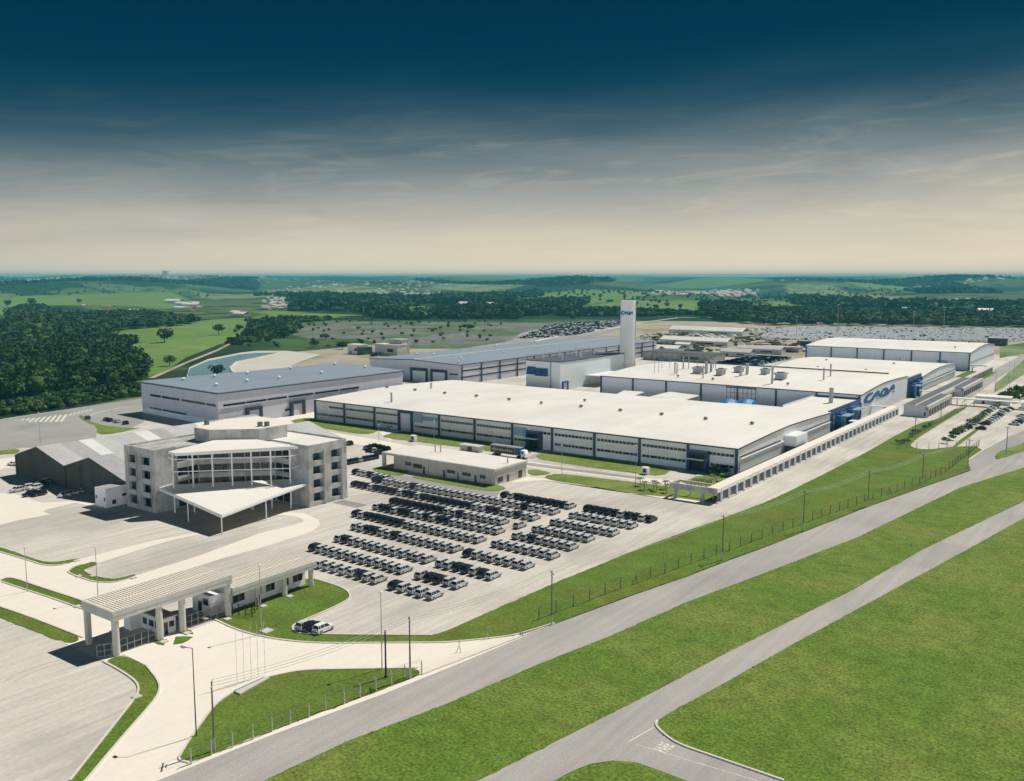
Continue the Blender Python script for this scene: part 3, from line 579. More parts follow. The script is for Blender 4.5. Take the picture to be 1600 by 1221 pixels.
# white linking roof behind the front hall and its blue machinery front
l1 = thing('link_block', 'white flat roofed link between the front hall and the hall with the large sign', 'link building', (-127, 410, 0))
part('wall', MB().box(-137, -116.6, 386.5, 434, 0, 8.7), 'clad_blue', l1); part('roof', MB().box(-137.3, -116.2, 386.6, 434, 8.71, 9.1), 'roof_w', l1)
r_ = MB(); r_.box(-137.4, -137.2, 391, 434, 9.12, 9.9); r_.box(-162, -137.5, 386.6, 391, 8.3, 9.0); part('parapet', r_, 'frame', l1)
def blueworks(v0, v1, zt, lab):
    t = thing('blue_facade', lab, 'service facade', (-114.5, (v0 + v1) / 2, 0)); w_ = v1 - v0
    part('panel', MB().box(-116.15, -115.75, v0, v1, zt - 1.3, zt + .3), 'blue_deep', t); part('wall', MB().box(-116.1, -115.4, v0, v1, 0, zt - 1.32), 'blue_deep', t)
    for k, (a, b_, z) in enumerate(((.22, .38, 7.5), (.56, .74, 8.3))):
        part('cabinet', MB().box(-115.3, -113.6, v0 + w_ * a, v0 + w_ * b_, 0, z), 'blue', t); part('canopy', MB().box(-115.3, -110.6, v0 + w_ * a - 1, v0 + w_ * b_ + 1, z - 1.2, z - .9), 'blue_pale', t)
    f = MB()
    for k in range(9):
        y = v0 + w_ * (k + .5) / 9; f.box(-115.3, -114.8, y - .18, y + .18, 0, zt - 1.4)
    for z in (2.4, 5.0, 7.2): f.box(-115.3, -114.9, v0, v1, z, z + .2)
    part('lattice', f, 'navy', t)
    for a in (.05, .42, .8):
        for z in (3.0, 5.6): part('window', MB().box(-115.39, -115.33, v0 + w_ * a, v0 + w_ * (a + .13), z, z + 1.5), 'blue_pale', t)
    pl = MB(); pl.box(-112.4, -105.8, v0 + w_ * .36, v0 + w_ * .46, 3.2, 3.5); pl.box(-106.4, -106, v0 + w_ * .38, v0 + w_ * .44, 0, 3.19); part('porch_roof', pl, 'steel_w', t)
    return t
blueworks(386.3, 434.1, 9.4, 'blue steel service front with cabinets between the front hall and the signed wall')
blueworks(524.4, 557.5, 10.6, 'blue steel service front just beyond the wall with the large lettering')
# hall with the lettered gable
P2 = [(434.5, 11.3), (452, 12.4), (468, 13.2), (480, 13.4), (502, 13.0), (524, 12.2)]
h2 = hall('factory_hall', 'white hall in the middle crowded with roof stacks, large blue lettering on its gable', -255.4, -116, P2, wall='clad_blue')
part('gable_wall', extr(MB(), [(v, z - .1) for v, z in P2], -115.98, -115.8, 0), 'clad_pale', h2)
for k in range(8):
    x = -255 + k * 19.78; part('pilaster', MB().box(x - .42, x + .42, 433.9, 434.42, 0, 11.4), 'steelblue', h2)
f = MB(); f.box(-181.8, -166.2, 434.0, 434.4, 1.0, 10.3); dr = part('shutter_door', f, 'frame', h2)
f = MB()
for k in range(8): x = -181.5 + k * 2.16; f.box(x - .1, x + .1, 433.88, 433.98, 1, 10.3)
f.box(-182, -166, 433.8, 433.98, 10.2, 10.8)
for z in (3.2, 5.4, 7.8): f.box(-181.6, -166.3, 433.9, 433.98, z, z + .15)
part('frame', f, 'steelblue', dr)
part('rail', MB().box(-240, -125, 521, 521.4, 13.0, 13.7), 'trim', h2)
part('band', MB().box(-136.7, -116.3, 434.1, 434.4, 8.9, 9.9), 'steelblue', h2)
# lettering: outlines on the gable plane
def lx(x, y): return (1335 + x / 17.44, 585 + y / 17.44)
LET = [([(520, 490), (450, 505), (380, 545), (320, 600), (280, 670), (265, 740), (275, 790), (320, 805), (400, 790), (470, 765), (520, 715), (545, 650), (575, 615), (700, 575), (690, 500), (684, 432), (617, 464), (560, 525), (515, 590), (480, 650), (440, 694), (390, 722), (360, 714), (362, 676), (385, 625), (425, 585), (470, 560), (505, 545), (522, 520)], []),
       ([(712, 520), (740, 462), (780, 410), (840, 370), (895, 362), (928, 392), (930, 445), (955, 425), (990, 362), (1030, 312), (1095, 265), (1108, 400), (1000, 435), (975, 490), (930, 555), (870, 590), (790, 620), (722, 637), (692, 612)], [[(762, 538), (764, 505), (798, 456), (833, 444), (850, 468), (838, 508), (803, 540), (774, 553)]])]
GRN = [[(600, 645), (695, 622), (680, 655), (630, 668)], [(1040, 470), (1120, 445), (1108, 478), (1060, 492)]]
def gable_pt(x, y, u): p = GX(*lx(x, y), u); return (p.y, p.z)
def place_letters(name_par, conv, back, front, axis):
    for k, (outl, holes) in enumerate(LET):
        mb = MB(); mb.prism([conv(*p) for p in outl], back, front, holes=[[conv(*p) for p in h_] for h_ in holes]); flip_letters(mb, axis); part('lettering', mb, 'logo', name_par)
    for g_ in GRN:
        mb = MB(); mb.prism([conv(*p) for p in g_], back, front); flip_letters(mb, axis); part('accent_mark', mb, 'logo_g', name_par)
def flip_letters(mb, axis):      # flat x,y,depth -> upright wall
    mb.v = [(d, a, b_) if axis == 'x' else (a, d, b_) for a, b_, d in mb.v]
place_letters(h2, lambda x, y: gable_pt(x, y, -115.5), -115.79, -115.55, 'x')
pd = MB(); pd.box(-115.78, -108.5, 452, 454.5, 4.0, 4.4); pd.box(-110.2, -109.4, 452.3, 454.2, 0, 3.99); part('canopy', pd, 'steel_w', h2)
# hall behind it
P3 = [(558, 8.6), (582, 9.9), (606, 10.6), (632, 10.1), (656, 8.5)]
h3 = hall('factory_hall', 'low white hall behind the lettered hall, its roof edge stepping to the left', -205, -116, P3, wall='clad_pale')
part('link_roof', MB().box(-190, -116.3, 524.6, 557.6, 10.8, 11.3), 'roof_w', h3); part('link_wall', MB().box(-189, -116.6, 524.5, 557.5, 0, 10.79), 'clad_blue', h3)
f = MB(); f.box(-115.98, -115.8, 560, 655, 4.6, 5.3); part('window', f, 'glass', h3); part('ledge', MB().box(-115.98, -115.3, 560, 655, 4.2, 4.5), 'frame', h3)
part('lower_cladding', MB().box(-115.98, -115.6, 560, 655, .9, 4.18), 'sawtooth', h3)
P4 = [(706, 12.6), (735, 14.4), (760, 15.2), (785, 14.5), (810, 12.6)]
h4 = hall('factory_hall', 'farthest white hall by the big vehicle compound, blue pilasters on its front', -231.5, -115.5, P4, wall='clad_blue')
for k in range(7):
    x = -231 + k * 19.2; part('pilaster', MB().box(x - .42, x + .42, 705.3, 705.92, 0, 12.8), 'steelblue', h4)
part('window', MB().box(-228, -142, 705.7, 705.95, 2.6, 3.6), 'glass', h4)
part('panel', MB().box(-137, -130, 705.6, 705.95, 2.8, 6.5), 'blue_pale', h4); part('window', MB().box(-115.48, -115.3, 710, 808, 5, 5.7), 'glass', h4)
pp = MB(); pp.box(-114.5, -104, 699, 701, 4.2, 4.9); pp.box(-113, -112.4, 699.4, 700.6, 0, 4.19); part('canopy', pp, 'steel_w', h4)
# grey warehouse on the left
gw = thing('warehouse', 'lilac grey warehouse with a flat bluish roof behind the twin sheds', 'warehouse', (-370, 305, 0))
gp = [(-405, 250), (-338, 245), (-337.5, 363), (-398, 374)]
part('wall', MB().prism(gp, 0, 15.0), 'clad_grey', gw)
part('roof', MB().prism([(-405.6, 249.6), (-337.4, 244.4), (-337, 363.6), (-398.5, 374.6)], 15.01, 15.4), 'roof_b', gw)
part('fascia', MB().prism([(-405.7, 249.5), (-337.3, 244.3), (-336.9, 363.7), (-398.6, 374.7)], 14.6, 15.005), 'trim', gw)
mb = MB(); mb.bar((-404.5, 249.85, .1), (-338.1, 244.9, .1), .3, 2.6); part('plinth', mb, 'plinth', gw)
for a, b_ in ((.13, .27), (.29, .52), (.55, .70), (.71, .84), (.86, .97)):
    def q(t_): return (-405 + 67 * t_, 250 - 5 * t_ - .12)
    p0, p1 = q(a), q(b_); mb = MB(); mb.bar((*p0, 8.9), (*p1, 8.9), .25, 1.0); part('window', mb, 'glass', gw)
for a, b_ in ((.12, .27), (.29, .60)):
    p0, p1 = q(a), q(b_); mb = MB(); mb.bar((*p0, 2.75), (*p1, 2.75), .35, .8); part('window', mb, 'glass', gw)
for a, b_ in ((.02, .12), (.125, .22), (.225, .32), (.33, .46), (.47, .6), (.61, .72)):
    part('window', MB().box(-337.6, -337.3, 245 + 118 * a, 245 + 118 * b_, 8.9, 9.8), 'glass', gw)
for a, b_ in ((.31, .41), (.50, .72), (.02, .09)): part('window', MB().box(-337.6, -337.3, 245 + 118 * a, 245 + 118 * b_, 2.8, 3.6), 'glass', gw)
for y0 in (259, 284.5):
    f = MB(); f.box(-337.9, -336.6, y0, y0 + 1.6, 0, 6.9); f.box(-337.9, -336.6, y0 + 7.4, y0 + 9, 0, 6.9); f.box(-337.9, -336.6, y0 + 1.6, y0 + 7.4, 5.6, 6.9); p = part('door_surround', f, 'trim', gw)
    part('door', MB().box(-337.5, -337.2, y0 + 1.6, y0 + 7.4, 0, 5.59), 'clad_grey', p)
# far left hall with gate portals, long blue-grey roof
PD = [(-428, 12.3), (-390, 13.6), (-352, 12.2)]
hd = hall('factory_hall', 'long blue-grey roofed hall behind the warehouse, big navy gate surrounds in its end', 429, 690, PD, wall='clad_grey', roof='roof_b', along='y')
part('roof_ridge_light', MB().box(-390.4, -389.6, 430, 688, 13.84, 14.1), 'frame', hd)
for x0, x1 in ((-392, -377.5), (-375, -361.5)): portal(hd, x0, x1, 428.98, 8.6, 1.7, .5, 'navy', 'clad_pale')
part('window', MB().box(-360, -353, 428.8, 428.97, 5.8, 6.7), 'glass', hd)
for z in (4.0, 8.0): part('window', MB().box(-351.98, -351.8, 431, 688, z, z + .8), 'glass', hd)
for k in range(14): part('pilaster', MB().box(-351.97, -351.4, 431 + k * 19.4, 431.8 + k * 19.4, 0, 12.4), 'steelblue', hd)
# paint building and tower
pb_ = thing('process_building', 'tall pale box building with grey roof and dark blue ducts, beside the white tower', 'process building', (-298, 478, 0))
part('wall', MB().box(-310.6, -286.4, 441, 516, 0, 16.4), 'clad_pale', pb_); part('roof', MB().box(-310.9, -286.1, 440.7, 516.3, 16.42, 17.0), 'roof_dk', pb_)
for x0, x1, z0 in ((-309.3, -303.6, 8.6), (-303.0, -298.9, 8.0), (-298.5, -294.8, 8.0)):
    mb = MB(); mb.loft([[(x0, 440.95, z0), (x1, 440.95, z0), (x1 - .1, 440.95, z0 + 4.5), (x0 + .3, 440.95, z0 + 4.5)], [(x0, 439.2, z0), (x1, 439.2, z0), (x1 - .1, 439.9, z0 + 4.3), (x0 + .3, 439.9, z0 + 4.3)]]); part('duct_hood', mb, 'blue_deep', pb_)
part('stripe', MB().box(-293.4, -292.6, 440.7, 440.98, 0, 16.3), 'blue_pale', pb_)
f = MB(); f.box(-286.38, -285.6, 443, 443.8, 0, 5.2); f.box(-286.38, -285.6, 448.2, 449, 0, 5.2); f.box(-286.38, -285.6, 443.8, 448.2, 4.4, 5.2); part('door_surround', f, 'blue', pb_); part('door', MB().box(-286.38, -286.1, 443.8, 448.2, 0, 4.39), 'frame', pb_)
part('canopy', MB().box(-286.38, -276, 470, 500, 6.4, 6.8), 'steel_w', pb_)
for x, y, h_ in ((-306, 452, 5), (-303, 466, 6), (-300, 480, 7), (-296, 478, 2.5), (-292, 452, 3), (-290, 470, 3), (-299, 500, 3)):
    part('roof_stack', MB().tube((x, y, 17), (x, y, 17 + h_), .35, .35, 8), 'steel_w', pb_)
rl = MB()
for k in range(10): rl.box(-310.5, -310.35, 442 + k * 8, 442.15 + k * 8, 17, 19.2)
rl.box(-310.5, -310.35, 442, 514, 19.2, 19.35); part('railing', rl, 'trim', pb_)
tw = thing('tower', 'tall pale concrete tower with blue lettering near its top', 'tower', (-285.9, 520, 0))
def stadium(cx, cy, L_, r, n=12): return [(cx + L_ / 2 + r * math.cos(a), cy + r * math.sin(a)) for a in [-math.pi / 2 + math.pi * k / (n - 1) for k in range(n)]] + [(cx - L_ / 2 + r * math.cos(a), cy + r * math.sin(a)) for a in [math.pi / 2 + math.pi * k / (n - 1) for k in range(n)]]
part('shaft', MB().prism(stadium(-285.9, 520, 7.6, 1.6), 0, 50.2), 'tower_c', tw)
part('cap', MB().prism(stadium(-285.9, 520, 7.8, 1.72), 50.21, 50.6), 'plinth', tw)
part('sign_band', MB().prism(stadium(-285.9, 520, 7.62, 1.64), 40.6, 44.4), 'plinth', tw)
_a = [gable_pt(265, 800, -115.5), gable_pt(1108, 400, -115.5), gable_pt(1100, 265, -115.5), gable_pt(380, 545, -115.5)]
y0_, y1_ = _a[0][0], _a[1][0]; z0_, z1_ = _a[0][1] , _a[3][1]
zz = [gable_pt(*p, -115.5)[1] for o_, h_ in LET for p in o_]; zl, zh = min(zz), max(zz)
place_letters(tw, lambda x, y: ((lambda q_: (-290.3 + 8.8 * (q_[0] - y0_) / (y1_ - y0_), 41.2 + 2.7 * (q_[1] - zl) / (zh - zl)))(gable_pt(x, y, -115.5))), 518.2, 518.34, 'y')
part('ladder', MB().box(-280.48, -280.3, 519.8, 520.2, 0, 50), 'galv', tw)

# roof plant: each stack, vent and cooler its own thing
def nearest(px):
    return 'left' if px < 1060 else ('middle' if px < 1200 else 'right')
P2f = lambda v: prof_z(P2, v)
stk = [(120, 455, 545, 2), (155, 455, 545, 2), (183, 430, 510, 2), (248, 430, 510, 2), (290, 455, 550, 12), (308, 470, 560, 10), (360, 420, 515, 12), (405, 390, 515, 7), (478, 440, 500, 2), (525, 495, 600, 11), (552, 460, 550, 24), (592, 450, 540, 20), (613, 415, 505, 7), (630, 420, 510, 7), (838, 490, 570, 22), (892, 475, 560, 24), (1030, 445, 505, 3), (1100, 500, 645, 17), (1530, 515, 605, 12), (1587, 485, 580, 12)]
for k, (x, yt, yb, wd) in enumerate(stk):
    px, py = e5(x, yb); g_ = G(px, py, 12.6); g_.z = P2f(g_.y) + .2 if 434 < g_.y < 524 else 12.6; g_ = G(px, py, g_.z)
    ppm = F / math.hypot(g_.x, g_.y); hh = (yb - yt) / 5.333 / ppm; r = max(.14, wd / 5.333 / ppm / 2)
    mb = MB(); mb.tube((g_.x, g_.y, g_.z - .4), (g_.x, g_.y, g_.z + hh), r, r, 12)
    t = thing('roof_stack', f"{'slender' if wd < 8 else 'stout'} metal stack on the lettered hall's roof, {ordn(k + 1)} of twenty from the left", 'stack', g_, 'stacks on the lettered hall roof')
    part('pipe', mb, 'stack', t)
    if wd >= 8: c = MB(); c.tube((g_.x, g_.y, g_.z + hh), (g_.x, g_.y, g_.z + hh + .35), r * 1.25, r * 1.25, 12); part('cowl', c, 'galv', t)
for k, (x, yt, yb, wd, ln) in enumerate([(470, 508, 553, 80, 5), (658, 512, 568, 65, 5), (810, 495, 552, 70, 5), (1030, 512, 568, 62, 5), (1160, 548, 603, 90, 5)]):
    px, py = e5(x, yb); g_ = G(px, py, 13.2); ppm = F / math.hypot(g_.x, g_.y); a = wd / 5.333 / ppm / 2
    t = thing('roof_cooler', f"box cooler with flared top on the lettered hall's roof, {ordn(k + 1)} of five from the left", 'air cooler', (g_.x, g_.y + 2, g_.z), 'coolers on the lettered hall roof')
    mb = MB(); mb.box(g_.x - a * .8, g_.x + a * .8, g_.y, g_.y + ln, g_.z, g_.z + 2.4); part('casing', mb, 'stack', t)
    mb = MB(); mb.box(g_.x - a, g_.x + a, g_.y - .3, g_.y + ln + .3, g_.z + 2.41, g_.z + 3.3); part('top', mb, 'galv', t)
    part('fan_ring', MB().tube((g_.x, g_.y + ln / 2, g_.z + 3.3), (g_.x, g_.y + ln / 2, g_.z + 3.7), a * .7, a * .7, 14), 'vent', t)
VENT = {}
def vent(px, py, z, lab, grp, pale=False, s_=1.0):
    g_ = G(px, py, z); key = 'p' if pale else 'd'
    if key not in VENT:
        me1 = MB().tube((0, 0, -.3), (0, 0, .9), .38, .38, 8).mesh('neck', 'galv' if pale else 'stack'); me2 = MB().tube((0, 0, .9), (0, 0, 1.25), .85, .5, 10).tube((0, 0, .62), (0, 0, .9), .6, .85, 10).mesh('cap', 'frame' if pale else 'vent'); VENT[key] = (me1, me2)
    t = thing('roof_vent', lab, 'roof vent', g_, grp)
    t.scale = (s_, s_, s_)
    for me, n in zip(VENT[key], ('neck', 'cap')): o = bpy.data.objects.new(n, me); o.parent = t; col.objects.link(o)
f1 = [t2(820, 750), t2(995, 768), t2(1180, 788), t2(1378, 806), t2(1582, 828), t3(432, 872), t3(677, 897), t3(935, 922), t3(1210, 950), t3(1500, 980)]
for k, p in enumerate(f1): vent(*p, 10.0, f"dark vent on the front hall's roof, {ordn(k + 1)} from left in the long row", 'vents on the front hall roof', s_=1.15)
vent(*t3(183, 848), 10.3, "small dark vent on the front hall's roof, left of the pair just behind the row", 'vents on the front hall roof'); vent(*t3(455, 832), 10.2, "small dark vent on the front hall's roof, the one nearest the far roof edge", 'vents on the front hall roof')
f2 = [(317, 585), (607, 607), (1232, 650)]
for k, p in enumerate(f2): vent(*e5(*p), 12.2, f"dark vent on the lettered hall's front roof slope, {ordn(k + 1)} from left", 'vents on the lettered hall roof')
for k, p in enumerate([(365, 577), (548, 558), (825, 572), (787, 600), (312, 622), (612, 640), (640, 660), (120, 628)]):
    vent(*t4(*p), 10.5, f"tiny dark vent on the low white hall behind, {ordn(k + 1)} of eight", 'vents on the low hall roof')
vent(*t4(1170, 497), 14, "tiny vent on the farthest white hall's roof, the nearer one", 'vents on the farthest roof'); vent(*t4(1257, 467), 14.5, "tiny vent on the farthest white hall's roof, the farther one", 'vents on the farthest roof')
for k, (f_, x, y) in enumerate([(t1, 1145, 700), (t1, 1340, 680), (t1, 1350, 735), (t1, 1545, 660), (t1, 1542, 710), (t2, 143, 690), (t2, 215, 630), (t2, 408, 658), (t2, 492, 603), (t2, 680, 622)]):
    vent(*f_(x, y), 15.4, f"pale mushroom vent on the warehouse's bluish roof, {ordn(k + 1)} of ten from the left", 'vents on the warehouse roof', True, 1.25)
for k, (x, y) in enumerate([(590, 345), (735, 350), (957, 378), (940, 410), (955, 308), (1155, 312), (1310, 330), (1250, 275), (1575, 240)]):
    vent(*e6(x, y), 13, f"pale vent on the long blue-grey roof behind, {ordn(k + 1)} of nine", 'vents on the long blue-grey roof', True)
for k, (x, yt, yb) in enumerate([(847, 800, 828), (1095, 705, 755)]):
    px, py = t2(x, yb + 0); yt_ = yt - (28 if k == 0 else 0); g_ = G(px, py, 10); hh = 3.6 if k == 0 else 3.2
    solo('roof_stack', MB().tube((g_.x, g_.y, 9.6), (g_.x, g_.y, 10 + hh), .45, .45, 10).tube((g_.x, g_.y, 10 + hh), (g_.x, g_.y, 10.25 + hh), .6, .6, 10), 'stack', ["grey flue on the front hall's roof, nearer the front edge", "grey flue on the front hall's roof, at the far left roof edge"][k], 'flue', loc=g_)
g_ = G(*(1260 + 255 / 6.667, 560 + 465 / 6.667), 9.1)
solo('roof_stack', MB().tube((g_.x, g_.y, 9), (g_.x, g_.y, 16), .9, .9, 12), 'stack', 'thick grey flue rising from the linking roof left of the lettering', 'flue', loc=g_)
# canopies and tarpaulins in the yard between the halls
for k, q in enumerate([[t3(640, 792), t3(700, 762), t3(828, 771), t3(760, 797)], [t3(860, 800), t3(985, 770), t3(1172, 793), t3(1080, 822)]]):
    P = [G(*p, 7.5) for p in q]; mb = MB().prism(P, 7.3, 7.6)
    t = thing('yard_canopy', ['smaller white canopy between the front hall and the lettered hall', 'wider white canopy beside the blue tarpaulins, between the halls'][k], 'canopy', (P[0].x, P[0].y, 0)); part('roof', mb, 'roof_w', t)
    for p in P: part('leg', MB().box(p.x - .2, p.x + .2, p.y - .2, p.y + .2, 0, 7.29), 'galv', t)
for k, (x0, x1) in enumerate([(630, 795), (775, 945)]):
    a, b_ = G(*e5(x0, 795), 8.0), G(*e5(x1, 800), 8.0); P = []
    mb = MB(); secs = []
    for i in range(7):
        s_ = i / 6; y = a.y + (12) * s_; z = 6.5 + 2.2 * math.sin(math.pi * min(1, s_ * 1.0)) + .4
        secs.append([(a.x, y, 5.4), (b_.x, y, 5.4), (b_.x - .6, y, z - .5), (b_.x - 3, y, z + .3), ((a.x + b_.x) / 2, y, z + .5), (a.x + 3, y, z + .3), (a.x + .6, y, z - .5)])
    mb.loft(secs); t = thing('tarpaulin_shelter', ['left of the two bulging blue tarpaulin covers between the halls', 'right of the two bulging blue tarpaulin covers, next to the white linking roof'][k], 'tarpaulin', (a.x, a.y, 0)); part('cover', mb, 'tarp', t)
    part('frame', MB().box(a.x, b_.x, a.y, a.y + .2, 0, 5.39).box(a.x, b_.x, a.y + 11.6, a.y + 11.8, 0, 5.39), 'navy', t)

# ---------------------------------------------------------------- office building
of = thing('office_building', 'grey concrete four storey office with two window towers and a glazed entrance between them', 'office building', (-219, 165, 0))
core_pl = [(-238.6, 187.4), (-238.6, 150), (-227.6, 150), (-227.6, 157.2), (-211.8, 172.8), (-205, 172.8), (-205, 184.1), (-201, 184.1), (-201, 187.4)]
part('wall', MB().prism(core_pl, 0, 17.2), 'conc', of)
# the two end towers as frames of piers and spandrels with deep window openings
rows = [(1.4, 3.9), (5.4, 7.8), (9.4, 11.7), (13.3, 15.5)]
def openwall(fx, a0, a1, cols_, rows_, z1, axis, th):
    mb = MB()
    def B(p, q, za, zb):
        if q - p < .01: return
        if axis == 'x': mb.box(p, q, min(fx, fx + th), max(fx, fx + th), za, zb)
        else: mb.box(min(fx, fx + th), max(fx, fx + th), p, q, za, zb)
    e = [a0] + [v for c in cols_ for v in c] + [a1]
    for i in range(0, len(e), 2): B(e[i], e[i + 1], 0, z1)
    for (p, q) in cols_:
        zz_ = [0] + [v for r in rows_ for v in r] + [z1]
        for i in range(0, len(zz_), 2): B(p, q, zz_[i], zz_[i + 1])
    return mb
tl = MB(); tl = openwall(143.0, -242, -227.4, [(-239.9, -236.2), (-233.2, -229.2)], rows, 18.0, 'x', .6)
tl.box(-242, -241.4, 143.6, 187.5, 0, 18); tl.box(-228.0, -227.4, 143.6, 150, 0, 18)
part('end_wall', tl, 'conc', of)
tr = openwall(-197.5, 172.6, 187.5, [(174.3, 178.3), (181.3, 185.3)], rows, 18.0, 'y', -.6)
tr.box(-205, -198.1, 172.6, 173.2, 0, 18); tr.box(-242, -198.1, 187.42, 187.9, 0, 18)
part('end_wall', tr, 'conc', of)
# piers that run up beside the openings
pr_ = MB()
for x in (-240.3, -236.1, -233.5, -229.0): pr_.box(x, x + .35, 142.7, 142.99, 0, 16.2)
part('pier', pr_, 'conc', of)
pr_ = MB()
for y in (178.35, 185.35): pr_.box(-199.6, -197.2, y, y + .55, 0, 16.2)
part('pier', pr_, 'conc', of)
for z0, z1 in rows:
    part('window', MB().box(-239.9, -236.2, 144.6, 144.7, z0, z1).box(-233.2, -229.2, 144.6, 144.7, z0, z1), 'glass_b', of)
    part('window', MB().box(-199.4, -199.3, 174.3, 178.3, z0, z1).box(-199.4, -199.3, 181.3, 185.3, z0, z1), 'glass_b', of)
for z in (4.2, 8.2, 12.2, 16.2):
    fl = MB(); fl.box(-241.3, -228.1, 143.62, 149.9, z, z + .3); fl.box(-204.9, -198.15, 173.22, 184, z, z + .3); part('floor_slab', fl, 'conc', of)
# recessed office front: glass bands between projecting spandrels
segs = [((-227.5, 150.1), (-227.5, 157.2)), ((-227.5, 157.2), (-211.8, 172.7)), ((-211.8, 172.7), (-205.1, 172.7))]
for (p, q) in segs:
    p, q = Vector((*p, 0)), Vector((*q, 0)); d = (q - p).normalized(); nrm = Vector((d.y, -d.x, 0))
    for z0, z1 in ((.3, 3.6), (5.2, 7.9), (9.2, 11.8), (13.4, 16.0)):
        a, b_ = p + nrm * .12, q + nrm * .12; mb = MB(); mb.bar((a.x, a.y, z0), (b_.x, b_.y, z0), .2, z1 - z0); wd_ = part('window', mb, 'glass', of)
        mb = MB(); n = max(2, int((q - p).length / 4.4))
        for i in range(n + 1):
            c = p + (q - p) * i / n + nrm * .3; mb.box(c.x - .12, c.x + .12, c.y - .12, c.y + .12, z0, z1)
        a, b_ = p + nrm * .3, q + nrm * .3
        for z in (z0, z1 - .12): mb.bar((a.x, a.y, z), (b_.x, b_.y, z), .2, .12)
        part('window_frame', mb, 'conc_dark' if False else 'stack', wd_)
    for z0, z1 in ((3.6, 5.2), (7.9, 9.2), (11.8, 13.4)):
        a, b_ = p + nrm * .35, q + nrm * .35; mb = MB(); mb.bar((a.x, a.y, z0), (b_.x, b_.y, z0), .6, z1 - z0); part('spandrel', mb, 'conc', of)
# steel colonnade, rails and canopies
cA, cB = Vector((-223.9, 146.6, 0)), Vector((-201.2, 169.0, 0))
for i in range(7):
    c = cA + (cB - cA) * i / 6; part('column', MB().tube((c.x, c.y, 0), (c.x, c.y, 17.0), .23, .23, 10), 'steel_w', of)
for z in (11.6, 15.1):
    mb = MB(); mb.bar((cA.x, cA.y, z), (cB.x, cB.y, z), .16, .22); mb.bar((cA.x, cA.y, z), (-227.3, 147.5, z), .16, .22); mb.bar((cB.x, cB.y, z), (-201.5, 172.5, z), .16, .22); part('rail', mb, 'steel_w', of)
top = [G(*c2(330, 342), 17.6), G(*c2(375, 356), 17.4), G(*c2(1085, 318), 17.4), G(*c2(1142, 313), 17.6), G(*c2(890, 265), 18.6), G(*c2(630, 268), 18.6)]
def zt_(p):
    t_ = max(0, min(1, ((p.x + 223) * -.7 + (p.y - 147) * .7) / 13 + .0)); return 17.5 + 1.2 * t_
part('canopy_roof', MB().prism([(p.x, p.y) for p in top], 17.0, zt_), 'roof_canopy', of)
a, b_ = top[1], top[2]; mb = MB(); mb.bar((a.x, a.y, 16.7), (b_.x, b_.y, 16.7), .35, .55); part('gutter', mb, 'steel_w', of)
low = [(c2(270, 566), 7.2), (c2(330, 541), 8.0), (c2(380, 549), 8.1), (c2(1140, 513), 8.1), (c2(1190, 540), 7.3), (c2(665, 740), 5.05)]
LP_ = [G(*p, z) for p, z in low]; _n = (LP_[4] - LP_[5]).cross(LP_[0] - LP_[5])
for _i in (1, 2, 3):
    _d = ray(*low[_i][0]); _t = (LP_[5] - Vector((0, 0, H))).dot(_n) / _d.dot(_n); LP_[_i] = Vector((0, 0, H)) + _d * _t
LP_ = LP_; vs = [(p.x, p.y, p.z) for p in LP_]; vb = [(x, y, z - .35) for x, y, z in vs]; n = 6
mb = MB(); mb.add(vs + vb, [(5, 3, 4), (5, 2, 3), (5, 1, 2), (5, 0, 1), (11, 10, 9), (11, 9, 8), (11, 8, 7), (11, 7, 6)] + [(i, (i + 1) % n, (i + 1) % n + n, i + n) for i in range(n)])
part('entrance_canopy', mb, 'roof_canopy', of)
f = MB()
for i, j in ((5, 0), (5, 4)): a, b_ = LP_[i], LP_[j]; f.bar((a.x, a.y, a.z - .75), (b_.x, b_.y, b_.z - .75), .4, .55)
part('canopy_beam', f, 'steel_w', of)
for p, k in ((c2(668, 862), 4.7), (c2(945, 772), 5.6), (c2(458, 782), 5.6), (c2(850, 705), 6.4), (c2(722, 742), 5.4)):
    g_ = G(*p); part('canopy_column', MB().tube((g_.x, g_.y, 0), (g_.x, g_.y, k), .16, .16, 8), 'steel_w', of)
# roofs
part('roof', MB().prism([(-241.4, 143.6), (-228.0, 143.6), (-228.0, 157), (-231, 163), (-231, 186.8), (-241.4, 186.8)], 17.21, 17.5), 'conc', of)
part('roof', MB().prism([(-230.9, 172.5), (-223, 175.2), (-205, 175.0), (-198.1, 173.2), (-198.1, 187.4), (-230.9, 187.4)], 17.21, 17.55), 'roof_w', of)
rk = [(-234.2, 161.0), (-226.6, 160.8), (-216.4, 170.6), (-216.2, 181), (-224, 186), (-236.5, 186), (-240, 176)]
part('roof_drum', MB().prism(rk, 17.5, 21.3), 'conc', of); part('drum_roof', MB().prism([(x * 1.0, y) for x, y in rk], 21.31, 21.45), 'cream', of)
for x, y in ((-235, 166), (-219.5, 173.5), (-218.2, 175)):
    mb = MB(); mb.box(x - .6, x + .6, y - .5, y + .5, 21.46, 22.8); part('vent_box', mb, 'vent', of)
cl = MB()
for k in range(14): cl.box(-196.2 + k * .75, -196.1 + k * .75, 180.2, 184.6, .04, .12)
solo('drain_grille', cl, 'black', 'dark floor grille in the paving beside the office building', 'grille', loc=(-193, 182, .03))

